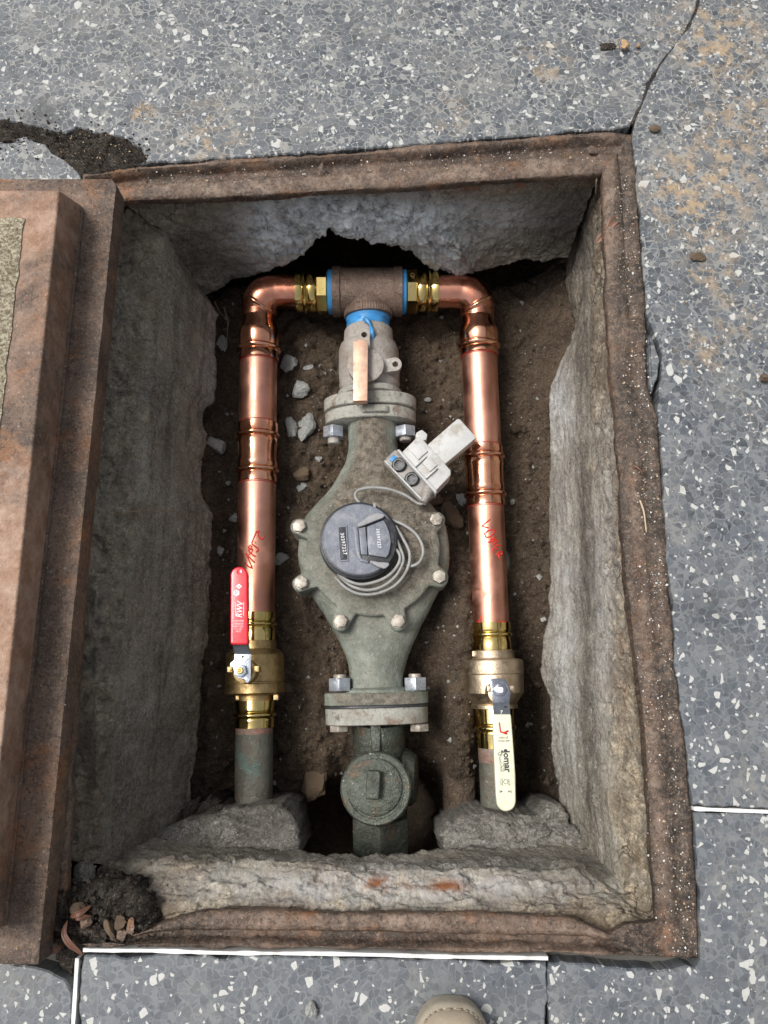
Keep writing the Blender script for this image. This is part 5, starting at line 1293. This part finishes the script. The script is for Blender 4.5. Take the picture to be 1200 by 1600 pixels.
crumbs('crumbs', scat(2600, soilxy, sz, .0012, .0050), M_soil, 'small brown soil crumbs on the floor of the pit', 'soil')
def terr():
    c = random.choice([(1100, 300, 60, 90), (1130, 60, 50, 60), (1160, 180, 40, 60), (1100, 480, 50, 90), (970, 75, 40, 20), (225, 178, 12, 8), (1080, 250, 60, 60), (150, 230, 60, 16), (1160, 560, 30, 60)])
    while True:
        x, y = random.gauss(c[0], c[2]), random.gauss(c[1], c[3])
        if x > 1045 or (y < 190 and x > 400) or (x < 300 and 165 < y < 255): return x, y
crumbs('crumbs', scat(900, terr, lambda x, y: .0006, .0004, .0016), M_crumb2, 'tan sandy crumbs scattered on the upper right terrazzo', 'sand')
def mcov():
    while True:
        x, y = random.uniform(500, 670), random.uniform(760, 960)
        if math.hypot(x-583, y-858) < 95: return x, y
def fillxy():
    x = random.uniform(0, 235); return x, lerp(205, 245, x/235)+random.gauss(0, 17)
crumbs('crumbs', scat(420, fillxy, lambda x, y: .0005, .0006, .0030), M_dirt, 'dark crumbs spread over the broken top left terrazzo corner', 'grit')
crumbs('crumbs', scat(160, mcov, lambda x, y: ZC+.0075, .0004, .0012), M_crumb, 'pale grit on the soil covered meter cover', 'grit')
def heap():
    while True:
        x, y = random.gauss(155, 42), random.gauss(1435, 36)
        if x > 82 and y < 1480-(0 if x > 130 else -40): return x, y
crumbs('crumbs', scat(420, heap, lambda x, y: -.004, .0008, .0045), M_dirt, 'brown gravel on the corner dirt heap', 'gravel')
# ================================================================== SHOE
sh = empty('shoe', P(707, 1600, 0)+Vector((0, -.1, 0)), 'rounded beige shoe toe standing at the bottom edge on the terrazzo', 'shoe')
toe = P(706, 1569, .03); tx_, ty_ = toe.x, toe.y
def shoe_rows(zs):
    rs = []
    for z, inset in zs:
        r = []
        for i in range(72):
            a = 2*math.pi*i/72; s_ = math.sin(a); c_ = math.cos(a)
            L_ = .145; w = .053-inset
            yy = ty_-L_+ (L_-inset)*s_; k = sstep(-1.05, .3, s_)*.28+.72
            e = math.copysign(abs(c_)**.66, c_)
            r.append(Vector((tx_+e*w*k, yy, z)))
        rs.append(r)
    return rs
bm = bmesh.new(); rings(bm, shoe_rows([(0.0005, .005), (.003, .001), (.02, 0), (.027, .0005), (.030, .003), (.030, .010)])); link('sole', finish(bm), M_sole, sh, 40)
def upper():
    bm = bmesh.new(); rs = []
    for k in range(15):
        t = k/14; row = []
        for i in range(72):
            a = 2*math.pi*i/72; s_ = math.sin(a); c_ = math.cos(a)
            inset = .004+.046*t**2.2*.55; L_ = .145
            back = sstep(-.2, .9, s_)
            yy = ty_-L_+(L_-inset-.055*back*t*t)*s_; kk = sstep(-1.05, .3, s_)*.28+.72
            e = math.copysign(abs(c_)**.66, c_)
            z = .028+.040*math.sin(t*math.pi/2)+.035*t*(1-back)
            row.append(Vector((tx_+e*(.053-inset)*kk, yy, z)))
        rs.append(row)
    rings(bm, rs); return finish(bm)
link('upper', upper(), M_cloth, sh, 60)
st_b = bmesh.new(); rw = shoe_rows([(.0315, .0035)])[0]
for i in range(0, 72, 1): tube_bm([rw[i], lerp(rw[i], rw[(i+1) % 72], .6)], .0009, 5, st_b)
link('welt_stitching', st_b, M_seam, sh, 180)['kind'] = 'stuff'

# ---- repeats share a group
GR = {'stone': 'stones and concrete chips on the soil', 'pebble': 'pebbles in the corner dirt heap', 'leaf': 'dry leaves round the opening', 'clod': 'soil clods on the terrazzo',
      'stem': 'dry stems on the frame', 'root': 'fine roots in the pit', 'pipe': 'pipes of the bypass', 'coupling': 'copper press sleeves', 'elbow': 'copper elbows', 'fitting': 'brass press adapters', 'flake': 'rusty flakes on the frame'}
for o in S.objects:
    if o.parent is None and o.get('category') in GR and not o.get('group'): o['group'] = GR[o['category']]
